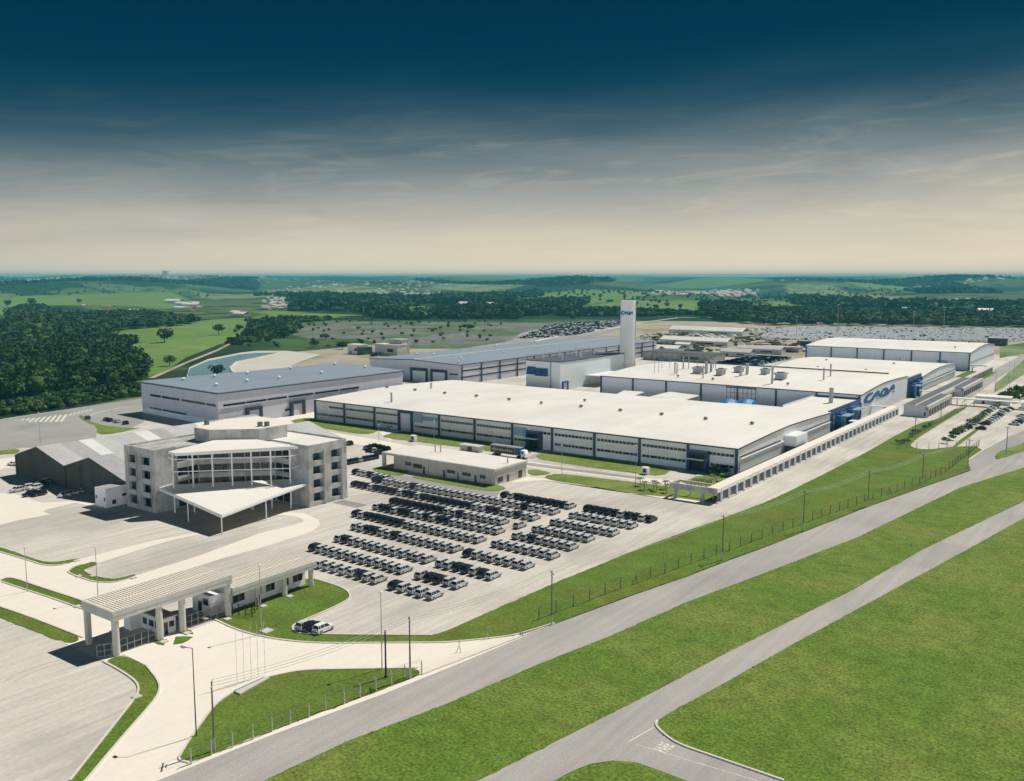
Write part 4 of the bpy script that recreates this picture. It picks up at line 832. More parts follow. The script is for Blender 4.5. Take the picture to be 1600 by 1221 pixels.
# ---------------------------------------------------------------- twin gabled sheds
sh = thing('storage_sheds', 'pair of joined old sheds, dark gable ends, patched grey roofs', 'shed', (-278, 185, 0))
gp_ = [(-310, 6.9), (-295.5, 11.2), (-278.8, 7.0), (-263.8, 11.4), (-245.2, 6.6)]
part('wall', extr(MB(), gp_, 144.6, 231, 0, 'y'), 'conc_dark', sh)
for _b in ((-310.2, -309.2, 144.3, 144.58, 0, 6.8), (-279.3, -278.3, 144.2, 144.58, 0, 7.0), (-270, -269.6, 144.3, 144.58, 0, 7.9)): part('pilaster', MB().box(*_b), 'conc_dark', sh)
ys = [144.3, 152, 158.5, 163, 172, 178.6, 184, 190, 203, 209.5, 221, 231.3]
for i, (a, b_) in enumerate(zip(ys, ys[1:])):
    for k, (p, q) in enumerate(zip(gp_, gp_[1:])):
        light = (k == 1 and i in (2, 5, 8)) or (k == 3 and i in (2, 6)) or (k == 0 and i == 3)
        pts_ = [(p[0] - (.3 if k == 0 else 0), p[1] + .12), (q[0] + (.3 if k == 3 else 0), q[1] + .12)]
        part('roof_sheets', extr(MB(), pts_, a, b_ - .01, lambda c: c[1] - .1, 'y'), 'sheet_l' if light else ('sheet' if (i * 5 + k * 3) % 4 < 2 else 'sheet_m'), sh)
ann = thing('annex', 'small white flat roofed hut between the sheds and the office', 'hut', (-247, 141, 0))
part('wall', MB().prism([(-250, 138), (-244.3, 138.1), (-244.3, 145.9), (-250, 145.9)], 0, 5.4), 'white', ann); part('roof', MB().box(-249.8, -244.5, 138.3, 145.8, 5.41, 5.5), 'sheet', ann)
part('window', MB().box(-244.28, -244.2, 139.9, 141, .8, 2), 'glass', ann); part('window', MB().box(-244.28, -244.2, 143, 144.3, 2.6, 3.3), 'glass', ann); part('window', MB().box(-249.6, -248.8, 137.95, 138.0, 2.2, 3.2), 'glass', ann); part('window', MB().box(-245.4, -244.8, 138.0, 138.06, 1.8, 3), 'glass', ann)

# ---------------------------------------------------------------- low service building
sb = thing('service_building', 'long low white roofed service building at the head of the parked rows', 'service building', (-195.5, 234.5, 0))
part('wall', MB().box(-215, -171.2, 226.1, 243.4, 0, 4.7).box(-219.7, -215.02, 232, 243.4, 0, 4.7), 'conc_light', sb)
part('roof', MB().box(-220.2, -170.9, 225.5, 243.8, 4.71, 5.35), 'conc_light', sb); part('roof_deck', MB().box(-219.8, -171.2, 225.9, 243.4, 5.36, 5.42), 'roof_w', sb)
part('pillar', MB().box(-220.1, -218.9, 225.6, 226.5, 0, 4.7), 'conc_light', sb)
for x0, x1, z0, z1, mt in ((-209.6, -206.8, 2.0, 3.2, 'glass_b'), (-206.0, -202, 1.6, 3.0, 'glass'), (-191, -187.5, 1.7, 2.8, 'glass_b'), (-184.5, -181, 1.7, 2.8, 'glass_b'), (-177.3, -175, 1.7, 2.8, 'glass_b')): part('window', MB().box(x0, x1, 226.0, 226.08, z0, z1), mt, sb)
for x0 in (-201.6, -192.7, -186.5, -179.5): part('door', MB().box(x0, x0 + .9, 225.99, 226.08, .1, 2.4), 'glass_b', sb)
for x0 in (-211, -199.5, -185.8, -172.3): part('pilaster', MB().box(x0, x0 + .5, 225.75, 226.09, 0, 4.7), 'conc_light', sb)
lv = MB()
for k in range(7): lv.box(-171.18, -170.86 - .01, 226.2, 243.3, 2.9 + k * .25, 3.0 + k * .25)
part('louvres', lv, 'conc_light', sb)
for y0, y1, z0, z1 in ((227.5, 230.3, .8, 2.3), (232.5, 233.6, .2, 2.4), (238.8, 240.8, .3, 2.6)): part('window', MB().box(-171.19, -171.1, y0, y1, z0, z1), 'glass', sb)
for k, p in enumerate([d4(640, 300), d4(686, 302), d4(1243, 395)]):
    g_ = G(*p, 5.4); solo('roof_pipe', MB().tube((g_.x, g_.y, 5.35), (g_.x, g_.y, 7.6), .22, .22, 8).tube((g_.x, g_.y, 7.6), (g_.x, g_.y, 7.8), .35, .35, 8), 'stack', ['left of the paired pipes on the low service building roof', 'right of the paired pipes on the low service building roof', 'lone pipe at the right end of the service building roof'][k], 'pipe', loc=g_)
cab = thing('switch_cabinet', 'cream flat cabinet behind the service building, beside the lorry', 'cabinet', G(*d4(930, 290)))
g_ = G(*d4(925, 302)); part('body', MB().box(g_.x - 4.5, g_.x + 4.5, g_.y, g_.y + 3, 0, 2.3), 'cream', cab); part('roof', MB().box(g_.x - 5, g_.x + 5, g_.y - .5, g_.y + 3.5, 2.31, 2.55), 'conc_light', cab); part('door', MB().box(g_.x - 1, g_.x + 1.2, g_.y - .06, g_.y - .01, .2, 2), 'glass', cab)
for k, p in enumerate([d4(450, 215), c4(1068, 248)]):
    g_ = G(*p); t = thing('transformer', ['pale transformer box on the lawn left of the lorry', 'pale transformer box on the lawn near the young palms'][k], 'transformer box', g_)
    part('body', MB().box(g_.x - 1.1, g_.x + 1.1, g_.y, g_.y + 1.6, .15, 2.5), 'white', t); part('vent', MB().box(g_.x - .6, g_.x + .6, g_.y - .06, g_.y - .01, .7, 2.0), 'glass', t)
# lorry
g_ = G(*d4(1200, 345)); lo = thing('lorry', 'lorry with a long curtain-sided trailer and blue front bay parked before the front hall', 'lorry', (-195, 267, 0))
x0 = G(*d4(1085, 330)).x; part('trailer', MB().box(x0, x0 + 11.2, 265.2, 267.8, 1.2, 4.0), 'galv', lo); part('trailer_roof', MB().box(x0, x0 + 13.6, 265.15, 267.85, 4.01, 4.1), 'galv', lo)
part('curtain', MB().box(x0 + .3, x0 + 11.0, 265.1, 265.18, 1.4, 3.7), 'trim', lo); part('blue_bay', MB().box(x0 + 11.21, x0 + 13.5, 265.2, 267.8, 1.2, 4.0), 'blue', lo)
mb = MB(); mb.loft([[(x0 + 13.8, y, z) for y, z in ((265.4, .6), (267.6, .6), (267.6, 3.3), (265.4, 3.3))], [(x0 + 15.2, y, z) for y, z in ((265.4, .6), (267.6, .6), (267.6, 3.2), (265.4, 3.2))], [(x0 + 15.9, y, z) for y, z in ((265.4, .6), (267.6, .6), (267.5, 1.9), (265.5, 1.9))]])
cb_ = part('cab', mb, 'white', lo); part('windscreen', MB().box(x0 + 14.1, x0 + 15.0, 265.33, 265.39, 2.0, 2.9), 'glass', cb_)
for x in (1.5, 2.8, 12.3, 14.9): part('wheel', MB().tube((x0 + x, 265.3, .5), (x0 + x, 267.7, .5), .5, .5, 14), 'tyre', lo)
tx = MB(); rr = random.Random(3); x = x0 + .8
while x < x0 + 10.2:
    w_ = rr.uniform(.25, .7); tx.box(x, x + w_, 265.02, 265.09, 2.1, 2.1 + rr.uniform(.7, 1.0)); x += w_ + rr.uniform(.15, .4)
part('side_marks', tx, 'conc_light', lo)

# ---------------------------------------------------------------- gatehouse
gh = thing('gatehouse', 'white gate canopy with slatted concrete roof on thick round columns', 'gatehouse', (-150, 95, 0))
def slat_roof(t, x0, x1, y0, y1, z1, dep):
    f = MB(); f.box(x0, x0 + .35, y0, y1, z1 - dep, z1); f.box(x1 - .35, x1, y0, y1, z1 - dep, z1); f.box(x0 + .35, x1 - .35, y0, y0 + .35, z1 - dep, z1); f.box(x0 + .35, x1 - .35, y1 - .35, y1, z1 - dep, z1)
    p = part('roof_frame', f, 'conc_light', t); part('roof_sheet', MB().box(x0 + .36, x1 - .36, y0 + .36, y1 - .36, z1 - .75, z1 - .6), 'vent', t)
    n = int((y1 - y0) / .62); xm = (x0 + x1) / 2; s_ = MB()
    for i in range(1, n):
        y = y0 + (y1 - y0) * i / n; s_.box(x0 + .36, xm - .16, y - .17, y + .17, z1 - .38, z1 - .03); s_.box(xm + .16, x1 - .36, y - .17, y + .17, z1 - .38, z1 - .03)
    part('slats', s_, 'cream', t); part('roof_beam', MB().box(xm - .15, xm + .15, y0 + .36, y1 - .36, z1 - .4, z1 - .01), 'cream', t)
    g2 = MB(); g2.box(x1 + .003, x1 + .05, y0, y1, z1 - dep * .55, z1 - dep * .5); part('joint', g2, 'galv', t)
slat_roof(gh, -155.4, -145.3, 82.1, 106.9, 8.25, 1.75)
for y in (82.9, 91.4, 96.15, 106.25): part('column', MB().tube((-146.1, y, 0), (-146.1, y, 6.5), .62, .62, 18), 'conc_light', gh)
part('column', MB().box(-155.3, -154.3, 82.3, 83.1, 0, 6.5), 'conc_light', gh); part('column', MB().box(-155.3, -154.3, 105.5, 106.4, 0, 6.5), 'conc_light', gh)
bo = thing('gate_booth', 'small white guard booth under the middle of the gate canopy', 'guard booth', (-150, 93.5, 0))
part('wall', MB().box(-154.4, -147.5, 92.9, 95.6, 0, 3.0).box(-156.5, -154.41, 90.6, 94, 0, 3.0), 'white', bo); part('roof', MB().box(-154.7, -147.2, 92.6, 95.9, 3.01, 3.3).box(-156.8, -154.71, 90.3, 94.3, 3.01, 3.25), 'conc_light', bo)
for y0, y1, z0 in ((93.2, 93.9, .1), (94.2, 95.2, 1.2)): part('window', MB().box(-147.49, -147.4, y0, y1, z0, 2.3), 'glass', bo)
for x0, x1 in ((-153.8, -152.6), (-151.8, -150.4), (-149.8, -148.6)): part('window', MB().box(x0, x1, 92.8, 92.89, 1.0, 2.2), 'glass', bo)
ro = thing('reception_block', 'white reception block with slatted roof, right part of the gatehouse', 'reception building', (-149, 117, 0))
slat_roof(ro, -154.6, -145.2, 107.0, 128.4, 5.5, 1.45)
part('wall', MB().prism([(-154.3, 104.0), (-148.6, 104.0), (-148.0, 107.5), (-148.0, 127.6), (-154.3, 127.6)], 0, 4.04), 'white', ro)
for y in (113.4, 120.3, 127.5): part('column', MB().tube((-146.1, y, 0), (-146.1, y, 4.06), .55, .55, 18), 'conc_light', ro)
for y0, y1 in ((108.8, 111.6), (114.2, 115.8), (117, 119.2), (121.3, 122.9), (124.1, 126.6)):
    p = part('window', MB().box(-147.99, -147.92, y0, y1, 1.3, 2.8), 'glass', ro); f = MB()
    for y in (y0, (y0 + y1) / 2, y1): f.box(-147.91, -147.85, y - .05, y + .05, 1.3, 2.8)
    part('frame', f, 'galv', p)
part('door', MB().box(-152.4, -151.3, 103.9, 103.99, 0, 2.4), 'glass', ro); part('window', MB().box(-150.8, -149.2, 103.9, 103.99, 2.0, 3.3), 'glass', ro)
def railgate(name, label, p, q, h_, wires=3, cat='gate', m='black', m2='galv'):
    p, q = Vector(p), Vector(q); t = thing(name, label, cat, (p + q) / 2); f = MB(); n = max(2, int((q - p).length / 1.3))
    for i in range(n + 1):
        c = p + (q - p) * i / n; f.box(c.x - .05, c.x + .05, c.y - .05, c.y + .05, 0.05, h_)
    for z in (.2, h_ * .5, h_ - .08): f.bar((p.x, p.y, z), (q.x, q.y, z), .08, .08)
    part('frame', f, m2, t); g2 = MB(); n2 = int((q - p).length / .22)
    for i in range(n2 + 1):
        c = p + (q - p) * i / n2; g2.box(c.x - .02, c.x + .02, c.y - .02, c.y + .02, .15, h_ - .1)
    part('bars', g2, m, t); return t
railgate('sliding_gate', 'barred sliding gate between the corner column and the guard booth', (-146.3, 83.7, 0), (-146.3, 90.6, 0), 2.6)
railgate('sliding_gate', 'barred sliding gate between the booth and the reception block', (-146.6, 97, 0), (-146.6, 105.4, 0), 2.6)
railgate('gate_leaf', 'short dark gate leaf left of the corner column', (-147.6, 80.2, 0), (-146.4, 82.2, 0), 2.4)
t = thing('railing', 'dark railing pen on the lawn before the reception block', 'railing', (-144, 110, 0)); f = MB()
pts_ = [Vector((-145.5, 106.8, 0)), Vector((-141.6, 108.4, 0)), Vector((-145.2, 113.2, 0))]
for a, b_ in zip(pts_, pts_[1:]):
    for i in range(4): c = a + (b_ - a) * i / 3; f.box(c.x - .06, c.x + .06, c.y - .06, c.y + .06, 0, 2.5)
    for z in (.5, 1.5, 2.4): f.bar((a.x, a.y, z), (b_.x, b_.y, z), .05, .05)
part('frame', f, 'black', t)

# ---------------------------------------------------------------- perimeter portico wall
pw = thing('colonnade_wall', 'long pale concrete colonnade with dark mesh panels beside the halls', 'perimeter wall', (-105, 350, 0))
part('slab', MB().box(-108.4, -104.7, 245.6, 458, 3.65, 4.2), 'cream', pw); part('beam', MB().box(-104.98, -104.6, 245.6, 458, 3.2, 3.64), 'plinth', pw)
for k in range(37):
    y = 248.5 + k * 5.8
    if y < 458: part('column', MB().box(-104.85, -104.35, y - .2, y + .2, 0, 3.9), 'plinth', pw)
part('grille', MB().box(-104.95, -104.88, 246, 458, .45, 3.19), 'mesh', pw); part('base', MB().box(-105.0, -104.5, 245.6, 458, 0, .4), 'kerb', pw)
po = thing('portico', 'grey concrete frame portico at the near end of the colonnade', 'portico', (-112, 247, 0))
part('front_beam', MB().box(-119.6, -104.6, 244.9, 245.55, 2.9, 4.6), 'conc', po); part('side_beam', MB().box(-119.6, -119.0, 245.56, 251, 3.6, 4.5), 'conc', po); part('back_beam', MB().box(-118.9, -108.5, 250.4, 251, 4.0, 4.5), 'conc_light', po)
for x in (-117.6, -109.2): part('column', MB().box(x - .55, x + .55, 245.0, 245.5, 0, 2.89), 'conc', po)
for x in (-115.4, -108.0): part('column', MB().box(x - .2, x + .2, 250.5, 250.9, 0, 3.99), 'conc_light', po)
# dark roofed receiving building to its right
rb = thing('receiving_building', 'low building with slate dark stepped roofs and a row of pale piers on the right', 'service building', (-97, 530, 0))
for x1, y0, y1 in ((-91.3, 458.5, 513), (-95.5, 513.1, 545), (-91.3, 545.1, 606)):
    part('wall', MB().box(-102.4, x1 - .6, y0, y1 - .1, 0, 4.9), 'clad_grey', rb); part('roof', MB().box(-102.6, x1 - 1.3, y0 - .1, y1 - .12, 4.91, 5.25), 'roof_dk', rb)
    part('parapet', MB().box(x1 - 1.28, x1, y0, y1 - .1, 3.6, 5.3), 'conc_light', rb); part('grille', MB().box(x1 - .58, x1 - .5, y0 + 1, y1 - 1, .2, 3.5), 'mesh', rb)
    for k in range(int((y1 - y0) / 6) + 1): part('pier', MB().box(x1 - .45, x1 - .05, y0 + .3 + k * 6, y0 + .8 + k * 6, 0, 3.59), 'conc_light', rb)
part('roof_strip', MB().box(-97.6, -97.1, 458.4, 600, 5.26, 5.4), 'frame', rb); part('window', MB().box(-93.2, -92.5, 458.3, 458.48, .6, 2.4), 'glass', rb); part('gutter', MB().box(-102.7, -91.3, 458.2, 458.38, 4.6, 5.3), 'conc_light', rb)
cw = thing('covered_walk', 'white flat covered walkway crossing by the car park entrance', 'covered walkway', (-75, 516, 0))
part('roof', MB().box(-91, -55, 512, 516.5, 3.3, 3.7), 'roof_w', cw)
for k in range(5): part('column', MB().box(-89 + k * 8, -88.6 + k * 8, 513, 513.4, 0, 3.29), 'conc_light', cw)
pw2 = thing('colonnade_wall', 'shorter far colonnade leading towards the farthest hall', 'perimeter wall', (-100, 650, 0)); part('slab', MB().box(-103.5, -100.5, 608, 702, 3.6, 4.1), 'conc_light', pw2); part('grille', MB().box(-100.9, -100.8, 608, 702, .3, 3.59), 'mesh', pw2)
for k in range(16): part('column', MB().box(-100.75, -100.3, 608.5 + k * 6.2, 609 + k * 6.2, 0, 3.59), 'conc_light', pw2)
# security cabin and small far structures
def small_block(p, w_, d_, h_, lab, wall='conc_light', roof='roof_w', gable=False, name='hut', cat='hut', f_=None):
    g_ = G(*(f_(*p) if f_ else p)); t = thing(name, lab, cat, g_); x, y = g_.x, g_.y
    part('wall', MB().box(x - w_ / 2, x + w_ / 2, y, y + d_, 0, h_), wall, t)
    if gable: part('roof', extr(MB(), [(y - .6, h_ + .01), (y + d_ / 2, h_ + d_ * .2), (y + d_ + .6, h_ + .01)], x - w_ / 2 - .5, x + w_ / 2 + .5, lambda c: c[1] - .1 if c[1] > h_ + .1 else c[1] - .02), roof, t)
    else: part('roof', MB().box(x - w_ / 2 - .4, x + w_ / 2 + .4, y - .4, y + d_ + .4, h_ + .01, h_ + .35), roof, t)
    part('door', MB().box(x - w_ * .3, x - w_ * .3 + 1.4, y - .08, y - .01, 0, min(2.3, h_ * .8)), 'glass', t)
    part('window', MB().box(x + w_ * .05, x + w_ * .3, y - .08, y - .01, h_ * .35, h_ * .65), 'glass', t); return t
for p, w_, d_, h_, lab, wl, rf, gb in [
    ((95, 545), 6, 3, 2.5, 'x', 'white', 'roof_w', False)][:0]: pass
small_block((70, 340), 15, 9, 8, 'pale cube hut with green annex beyond the grey warehouse', 'frame', 'roof_w', f_=e6, name='pump_house', cat='pump house')
small_block((125, 345), 8, 10, 6, 'dark green shed beside the pale cube hut', 'green', 'green', f_=e6)
small_block((338, 350), 26, 12, 9, 'open white roofed shed behind the long blue-grey roof', 'conc_light', 'roof_w', f_=e6)
small_block((415, 348), 14, 10, 13, 'grey concrete block beside the open white roofed shed', 'conc', 'conc', f_=e6)
small_block((225, 358), 5, 4, 3, 'little dark hut on the track behind the warehouse', 'trim', 'trim', f_=e6)
for p, w_, d_, lab in [((790, 415), 26, 12, 'left gabled hut of the three in the dirt yard'), ((985, 388), 40, 12, 'middle gabled hut of the three in the dirt yard'), ((1165, 372), 34, 9, 'right flat hut of the three in the dirt yard')]: small_block(p, w_, d_, 4.2, lab, 'clad_grey', 'conc_light', 'right' not in lab, f_=e5)
for p, w_, d_, lab in [((50, 388), 22, 12, 'gabled pale hut nearest the white tower'), ((170, 384), 32, 12, 'long pale hut right of the tower hut'), ((440, 318), 70, 16, 'long white roofed works hut amid stacked scrap'), ((540, 228), 90, 20, 'long white roof farthest back in the dirt yard'), ((350, 350), 14, 8, 'open fronted shed below the works hut')]: small_block(p, w_, d_, 4.5, lab, 'townwall', 'roof_w', True, f_=e5)
small_block((310, 455), 60, 22, 6.5, "dark netted shed behind the lettered hall's stacks", 'conc', 'roof_dk', f_=e5)
small_block((790, 222), 14, 8, 6, 'grey block among scrap in the dirt yard', 'conc', 'conc', f_=e5)
small_block((1410, 180), 16, 10, 7, 'dark grey block right of the farthest hall roof', 'conc_dark', 'conc', f_=lambda x, y: (1240 + x / 4.444, 500 + y / 4.444))
small_block((75, 190), 8, 8, 5, 'navy container left of the farthest hall', 'navy', 'navy', f_=lambda x, y: (1240 + x / 4.444, 500 + y / 4.444))
small_block((1400, 632), 16, 9, 3.5, 'white roofed entrance lodge by the car park', 'white', 'roof_w', f_=lambda x, y: (x + 150, y)) 
small_block((1620, 640), 14, 6, 3.2, 'pale turnstile lodge at the photo edge beyond the car park', 'white', 'roof_w')
# bright cylinders farm behind the stacks: rows of racks
rk_ = MB(); a = G(*e5(650, 470)); b_ = G(*e5(1080, 470))
for i in range(9):
    for j in range(26):
        x = a.x + (b_.x - a.x) * (j + .5 * (i % 2)) / 26; y = a.y + i * 9; 
        if random.random() < .85: rk_.box(x - 1.6, x + 1.6, y, y + 2.2, 0, 1.5)
solo('pallet_racks', rk_, 'blue_pale', 'rows of pale blue racks laid out behind the middle halls', 'racks', kind='stuff', loc=(a.x, a.y, 0))

# ---------------------------------------------------------------- cars
# SUV, front towards +y, 4.35 m long
def car_meshes(kind='suv'):
    L_, W = 4.35, .88
    if kind == 'suv':
        low = [(-2.12, .42), (-2.17, .62), (-2.12, .98), (-2.05, 1.06), (.78, 1.04), (1.55, .98), (2.0, .86), (2.13, .66), (2.12, .38), (1.95, .26), (-1.95, .28)]
        gb = [(-2.03, 1.05), (-1.78, 1.55), (-1.5, 1.64), (.1, 1.63), (.42, 1.55), (1.02, 1.03)]
    else:
        low = [(-2.12, .36), (-2.17, .6), (-2.1, .9), (-1.3, .96), (.78, .93), (1.55, .86), (2.0, .74), (2.13, .56), (2.12, .32), (1.95, .22), (-1.95, .24)]
        gb = [(-1.5, .95), (-.95, 1.36), (-.7, 1.43), (.15, 1.42), (.4, 1.36), (1.05, .92)]
    b = MB(); n = len(low); xs = [(-W, .93), (-W + .07, 1.0), (0, 1.02), (W - .07, 1.0), (W, .93)]
    cz = .62
    b.loft([[(x, y * (1 if abs(x) < .8 else .985), cz + (z - cz) * s_) for y, z in low] for x, s_ in xs])
    for sx in (-1, 1):        # wheel arches
        for y in (-1.32, 1.33): b.tube((sx * (W - .02), y, .36), (sx * (W + .015), y, .36), .40, .38, 14)
    def gx(z, o=0): return W - .06 - (z - 1.03) * .30 + o
    ins = [(y, z) for y, z in gb]; g = MB(); m_ = len(gb)
    g.loft([[(s_ * gx(z), y, z - .01) for y, z in gb] for s_ in (-1, 1)])
    z_t = gb[2][1]
    b.loft([[(s_ * gx(z_t, -.0), y, z) for y, z in ((gb[1][0] + .03, z_t - .07), (gb[2][0], z_t + .015), (gb[3][0], z_t + .015), (gb[4][0] + .04, z_t - .07), (gb[3][0], z_t - .05), (gb[2][0], z_t - .05))] for s_ in (-1, 1)])
    for s_ in (-1, 1):        # pillars
        for (ya, za), (yb, zb) in (((gb[0][0], 1.03), (gb[1][0], gb[1][1])), ((gb[5][0], 1.03), (gb[4][0], gb[4][1])), ((-.45, 1.03), (-.5, z_t - .05)), ((-1.35, 1.03), (-1.38, z_t - .05))):
            b.tube((s_ * (gx(1.03) + .005), ya, za), (s_ * (gx(zb) + .005), yb, zb), .055, .045, 5)
        b.box(*sorted((s_ * (W + .0), s_ * (W + .16))), .62, .78, 1.0, 1.13)
    wh = MB(); wh.tube((-.11, 0, 0), (.11, 0, 0), .35, .35, 14); wh.cur = 1; wh.tube((-.125, 0, 0), (.125, 0, 0), .2, .2, 10)
    tl_ = MB().box(-.07, .07, -.03, .03, -.15, .15); hl = MB().box(-.19, .19, -.03, .03, -.08, .08)
    bp = MB().box(-W + .03, W - .03, -2.23, -2.16, .36, .60); bp.box(-.26, .26, -2.2, -2.15, .70, .84)
    return b, g, wh, tl_, hl, bp, W
KM = {}
def carmesh(kind):
    b, g, wh, tl_, hl, bp, W = car_meshes(kind); KM[kind] = dict(b=b, W=W, g=g.mesh('windows', 'carglass'), wh=wh.mesh('wheel', ['tyre', 'rim']), tl=tl_.mesh('tail_light', 'red'), bp=bp.mesh('bumper', 'plate'), body={})
carmesh('suv'); carmesh('sedan')
ncar = 0
def car(x, y, rz, paint, label, group, kind='suv', full=True, s_=1.0, cat='car', z=.07):
    global ncar; ncar += 1
    K = KM[kind]
    if full:
        t = bpy.data.objects.new('parked_car', None); t.location = (x, y, z); t.rotation_euler = (0, 0, rz); t.scale = (s_,) * 3; col.objects.link(t); tag(t, label, cat, group)
        if paint not in K['body']: K['body'][paint] = K['b'].mesh('body', paint)
        def ch(n, me, loc=(0, 0, 0)):
            o = bpy.data.objects.new(n, me); o.location = loc; o.parent = t; col.objects.link(o)
        ch('body', K['body'][paint]); ch('windows', K['g']); ch('bumper', K['bp'])
        for sx in (-1, 1):
            for yy in (-1.32, 1.33): ch('wheel', K['wh'], (sx * (K['W'] - .06), yy, .35))
            ch('tail_light', K['tl'], (sx * (K['W'] - .12), -2.13, .9))
        return t
    key = ('far', paint)
    if key not in K:
        m_ = MB(); b, g, wh, tl_, hl, bp, W = car_meshes(kind); m_.add(b.v, b.f); m_.cur = 1; m_.add(g.v, g.f); m_.cur = 2
        for sx in (-1, 1):
            for yy in (-1.32, 1.33): m_.add([(vx + sx * (W - .06), vy + yy, vz + .35) for vx, vy, vz in wh.v], wh.f)
        K[key] = m_.mesh('car', [paint, 'carglass', 'tyre'])
    o = bpy.data.objects.new('parked_car', K[key]); o.location = (x, y, z); o.rotation_euler = (0, 0, rz); o.scale = (s_,) * 3; col.objects.link(o); tag(o, label, cat, group); return o
rows_ = [('L', -153.9, -136.2, 138.2, 'wwwwwkww'), ('L', -165.1, -136.2, 146.3, 'kwwwwwwwwwwww'), ('L', -165.9, -136.9, 155.2, 'wkwwwwwwwwwww'),
         ('L', -170.4, -137.0, 165.3, 'wwkkwwkwwwwwwww'), ('L', -179.9, -137.1, 174.7, 'kwkkkkkkwwwwwwwwwww'), ('L', -180.6, -137.9, 183.6, 'wkkwkkwwkwkkwwwwwww'), ('L', -181.4, -142.3, 191.3, 'kkkkkkkkkwwkwwwwww'),
         ('L', -206.5, -137.9, 200.0, 'kkkwkkkkwkkwkkkkkkkkwwkkwwkwwkww'[:29]), ('L', -206.0, -137.0, 208.7, 'kkwwwwwkwwwwwwwwwwwwwwwwwkwwww'), ('L', -159.5, -136.7, 216.6, 'kwkkkkkkkkw'),
         ('R', -130.6, -120.0, 137.7, 'kwwww'), ('R', -130.4, -120.1, 146.0, 'wkkww'), ('R', -132.2, -117.6, 154.8, 'wwkkwkw'), ('R', -131.9, -115.5, 164.7, 'kwwwwwww'), ('R', -131.3, -115.1, 174.8, 'wwwwwwww'),
         ('R', -131.1, -115.1, 183.3, 'wwkwwwww'), ('R', -130.7, -115.5, 191.5, 'wwwwwwww'), ('R', -130.6, -113.0, 199.8, 'wwwwwwwww'), ('R', -130.4, -112.5, 208.7, 'wwwwwwwww'), ('R', -131.0, -111.3, 217.4, 'kkkkkwkkwk')]
cn = {'w': 'silver', 'k': 'dark navy'}; ri = {'L': 0, 'R': 0}
for blk, x0, x1, y, s_ in rows_:
    ri[blk] += 1; n = len(s_); blkn = 'left block' if blk == 'L' else 'right block'
    for i, ch_ in enumerate(s_):
        x = x0 + (x1 - x0) * i / (n - 1) + random.uniform(-.12, .12)
        car(x, y + random.uniform(-.18, .18), random.uniform(-.025, .025), 'silver' if ch_ == 'w' else 'dark', f"{cn[ch_]} car, {ordn(i + 1)} from left, {ordn(ri[blk])} row from the front, {blkn}", f'cars in the {blkn} of rows', full=y < 202)
car(-136.6, 191.3, 0, 'silver', 'lone silver car standing in the gap between the two blocks of rows', 'cars in the yard')
for k, (x, c_) in enumerate([(-219.5, 'k'), (-217, 'w'), (-214.6, 'w'), (-212, 'k'), (-209.6, 'w'), (-207, 'w'), (-204.6, 'w')]):
    car(x, 213.3 - .2 * k, 0, 'silver' if c_ == 'w' else 'dark', f"{cn[c_]} car, {ordn(k + 1)} from left in the short row beside the office tower", 'cars beside the office', full=False)
for k, (p, c_) in enumerate([((107, 165), 'silver'), ((170, 150), 'carwhite'), ((222, 150), 'carwhite'), ((262, 135), 'dark'), ((188, 192), 'dark'), ((245, 190), 'dark'), ((268, 118), 'carwhite'), ((305, 112), 'silver'), ((310, 100), 'carwhite'), ((355, 95), 'dark')]):
    g_ = G(*(d3(p[0] * 1.6, p[1] * 1.05 + 5)) if False else c1(p[0], 430 + p[1]))
    car(g_.x, g_.y, math.pi + random.uniform(-.1, .1), c_, f"{ {'silver': 'silver', 'carwhite': 'white', 'dark': 'dark'}[c_]} car before the twin sheds, {ordn(k + 1)} counted from the left", 'cars before the sheds')
for k, (p, c_) in enumerate([((405, 625), 'silver'), ((455, 615), 'silver'), ((505, 603), 'silver')]):
    g_ = G(*c1(*p)); car(g_.x, g_.y, math.pi + .35, c_, ['left of the three grey cars in the shade of the sheds', 'middle of the three grey cars in the shade of the sheds', 'right of the three grey cars in the shade of the sheds'][k], 'cars in the shed shade', 'sedan')
g_ = G(*c1(85, 430)); car(g_.x, g_.y, math.pi / 2 + .3, 'carwhite', 'white pickup-like car on the pale track left of the sheds', 'cars before the sheds', 'sedan')
for k, (p, c_) in enumerate([((88, 1204), 'silver'), ((135, 1212), 'dark'), ((195, 1222), 'carwhite')]):
    g_ = G(*c3(*p)); car(g_.x, g_.y - .5, .0, c_, [f'silver car leftmost of the three by the lawn corner', 'dark car between two pale ones by the lawn corner', 'white car rightmost of the three by the lawn corner'][k], 'cars by the lawn corner')
for k, (p, c_) in enumerate([((548, 940), 'green'), ((690, 955), 'dark'), ((735, 962), 'silver'), ((665, 950), 'dark'), ((785, 972), 'dark')]):
    g_ = G(*t1(p[0], p[1])); car(g_.x, g_.y, 1.3, c_, f"{ {'green': 'dark green', 'silver': 'silver', 'dark': 'dark'}[c_]} car behind the shed roofs, {ordn(k + 1)} of five from the kerb island", 'cars behind the sheds', 'sedan', full=False, s_=1.05)
for k in range(8):
    g_ = G(*c3(335 + k * 25, 180 - k * 5)); car(g_.x, g_.y, .9, 'silver' if k == 3 else 'dark', f"{'silver' if k == 3 else 'dark'} car, {ordn(k + 1)} from the left in the slanted row above the office tower", 'cars in the slanted row', full=False)
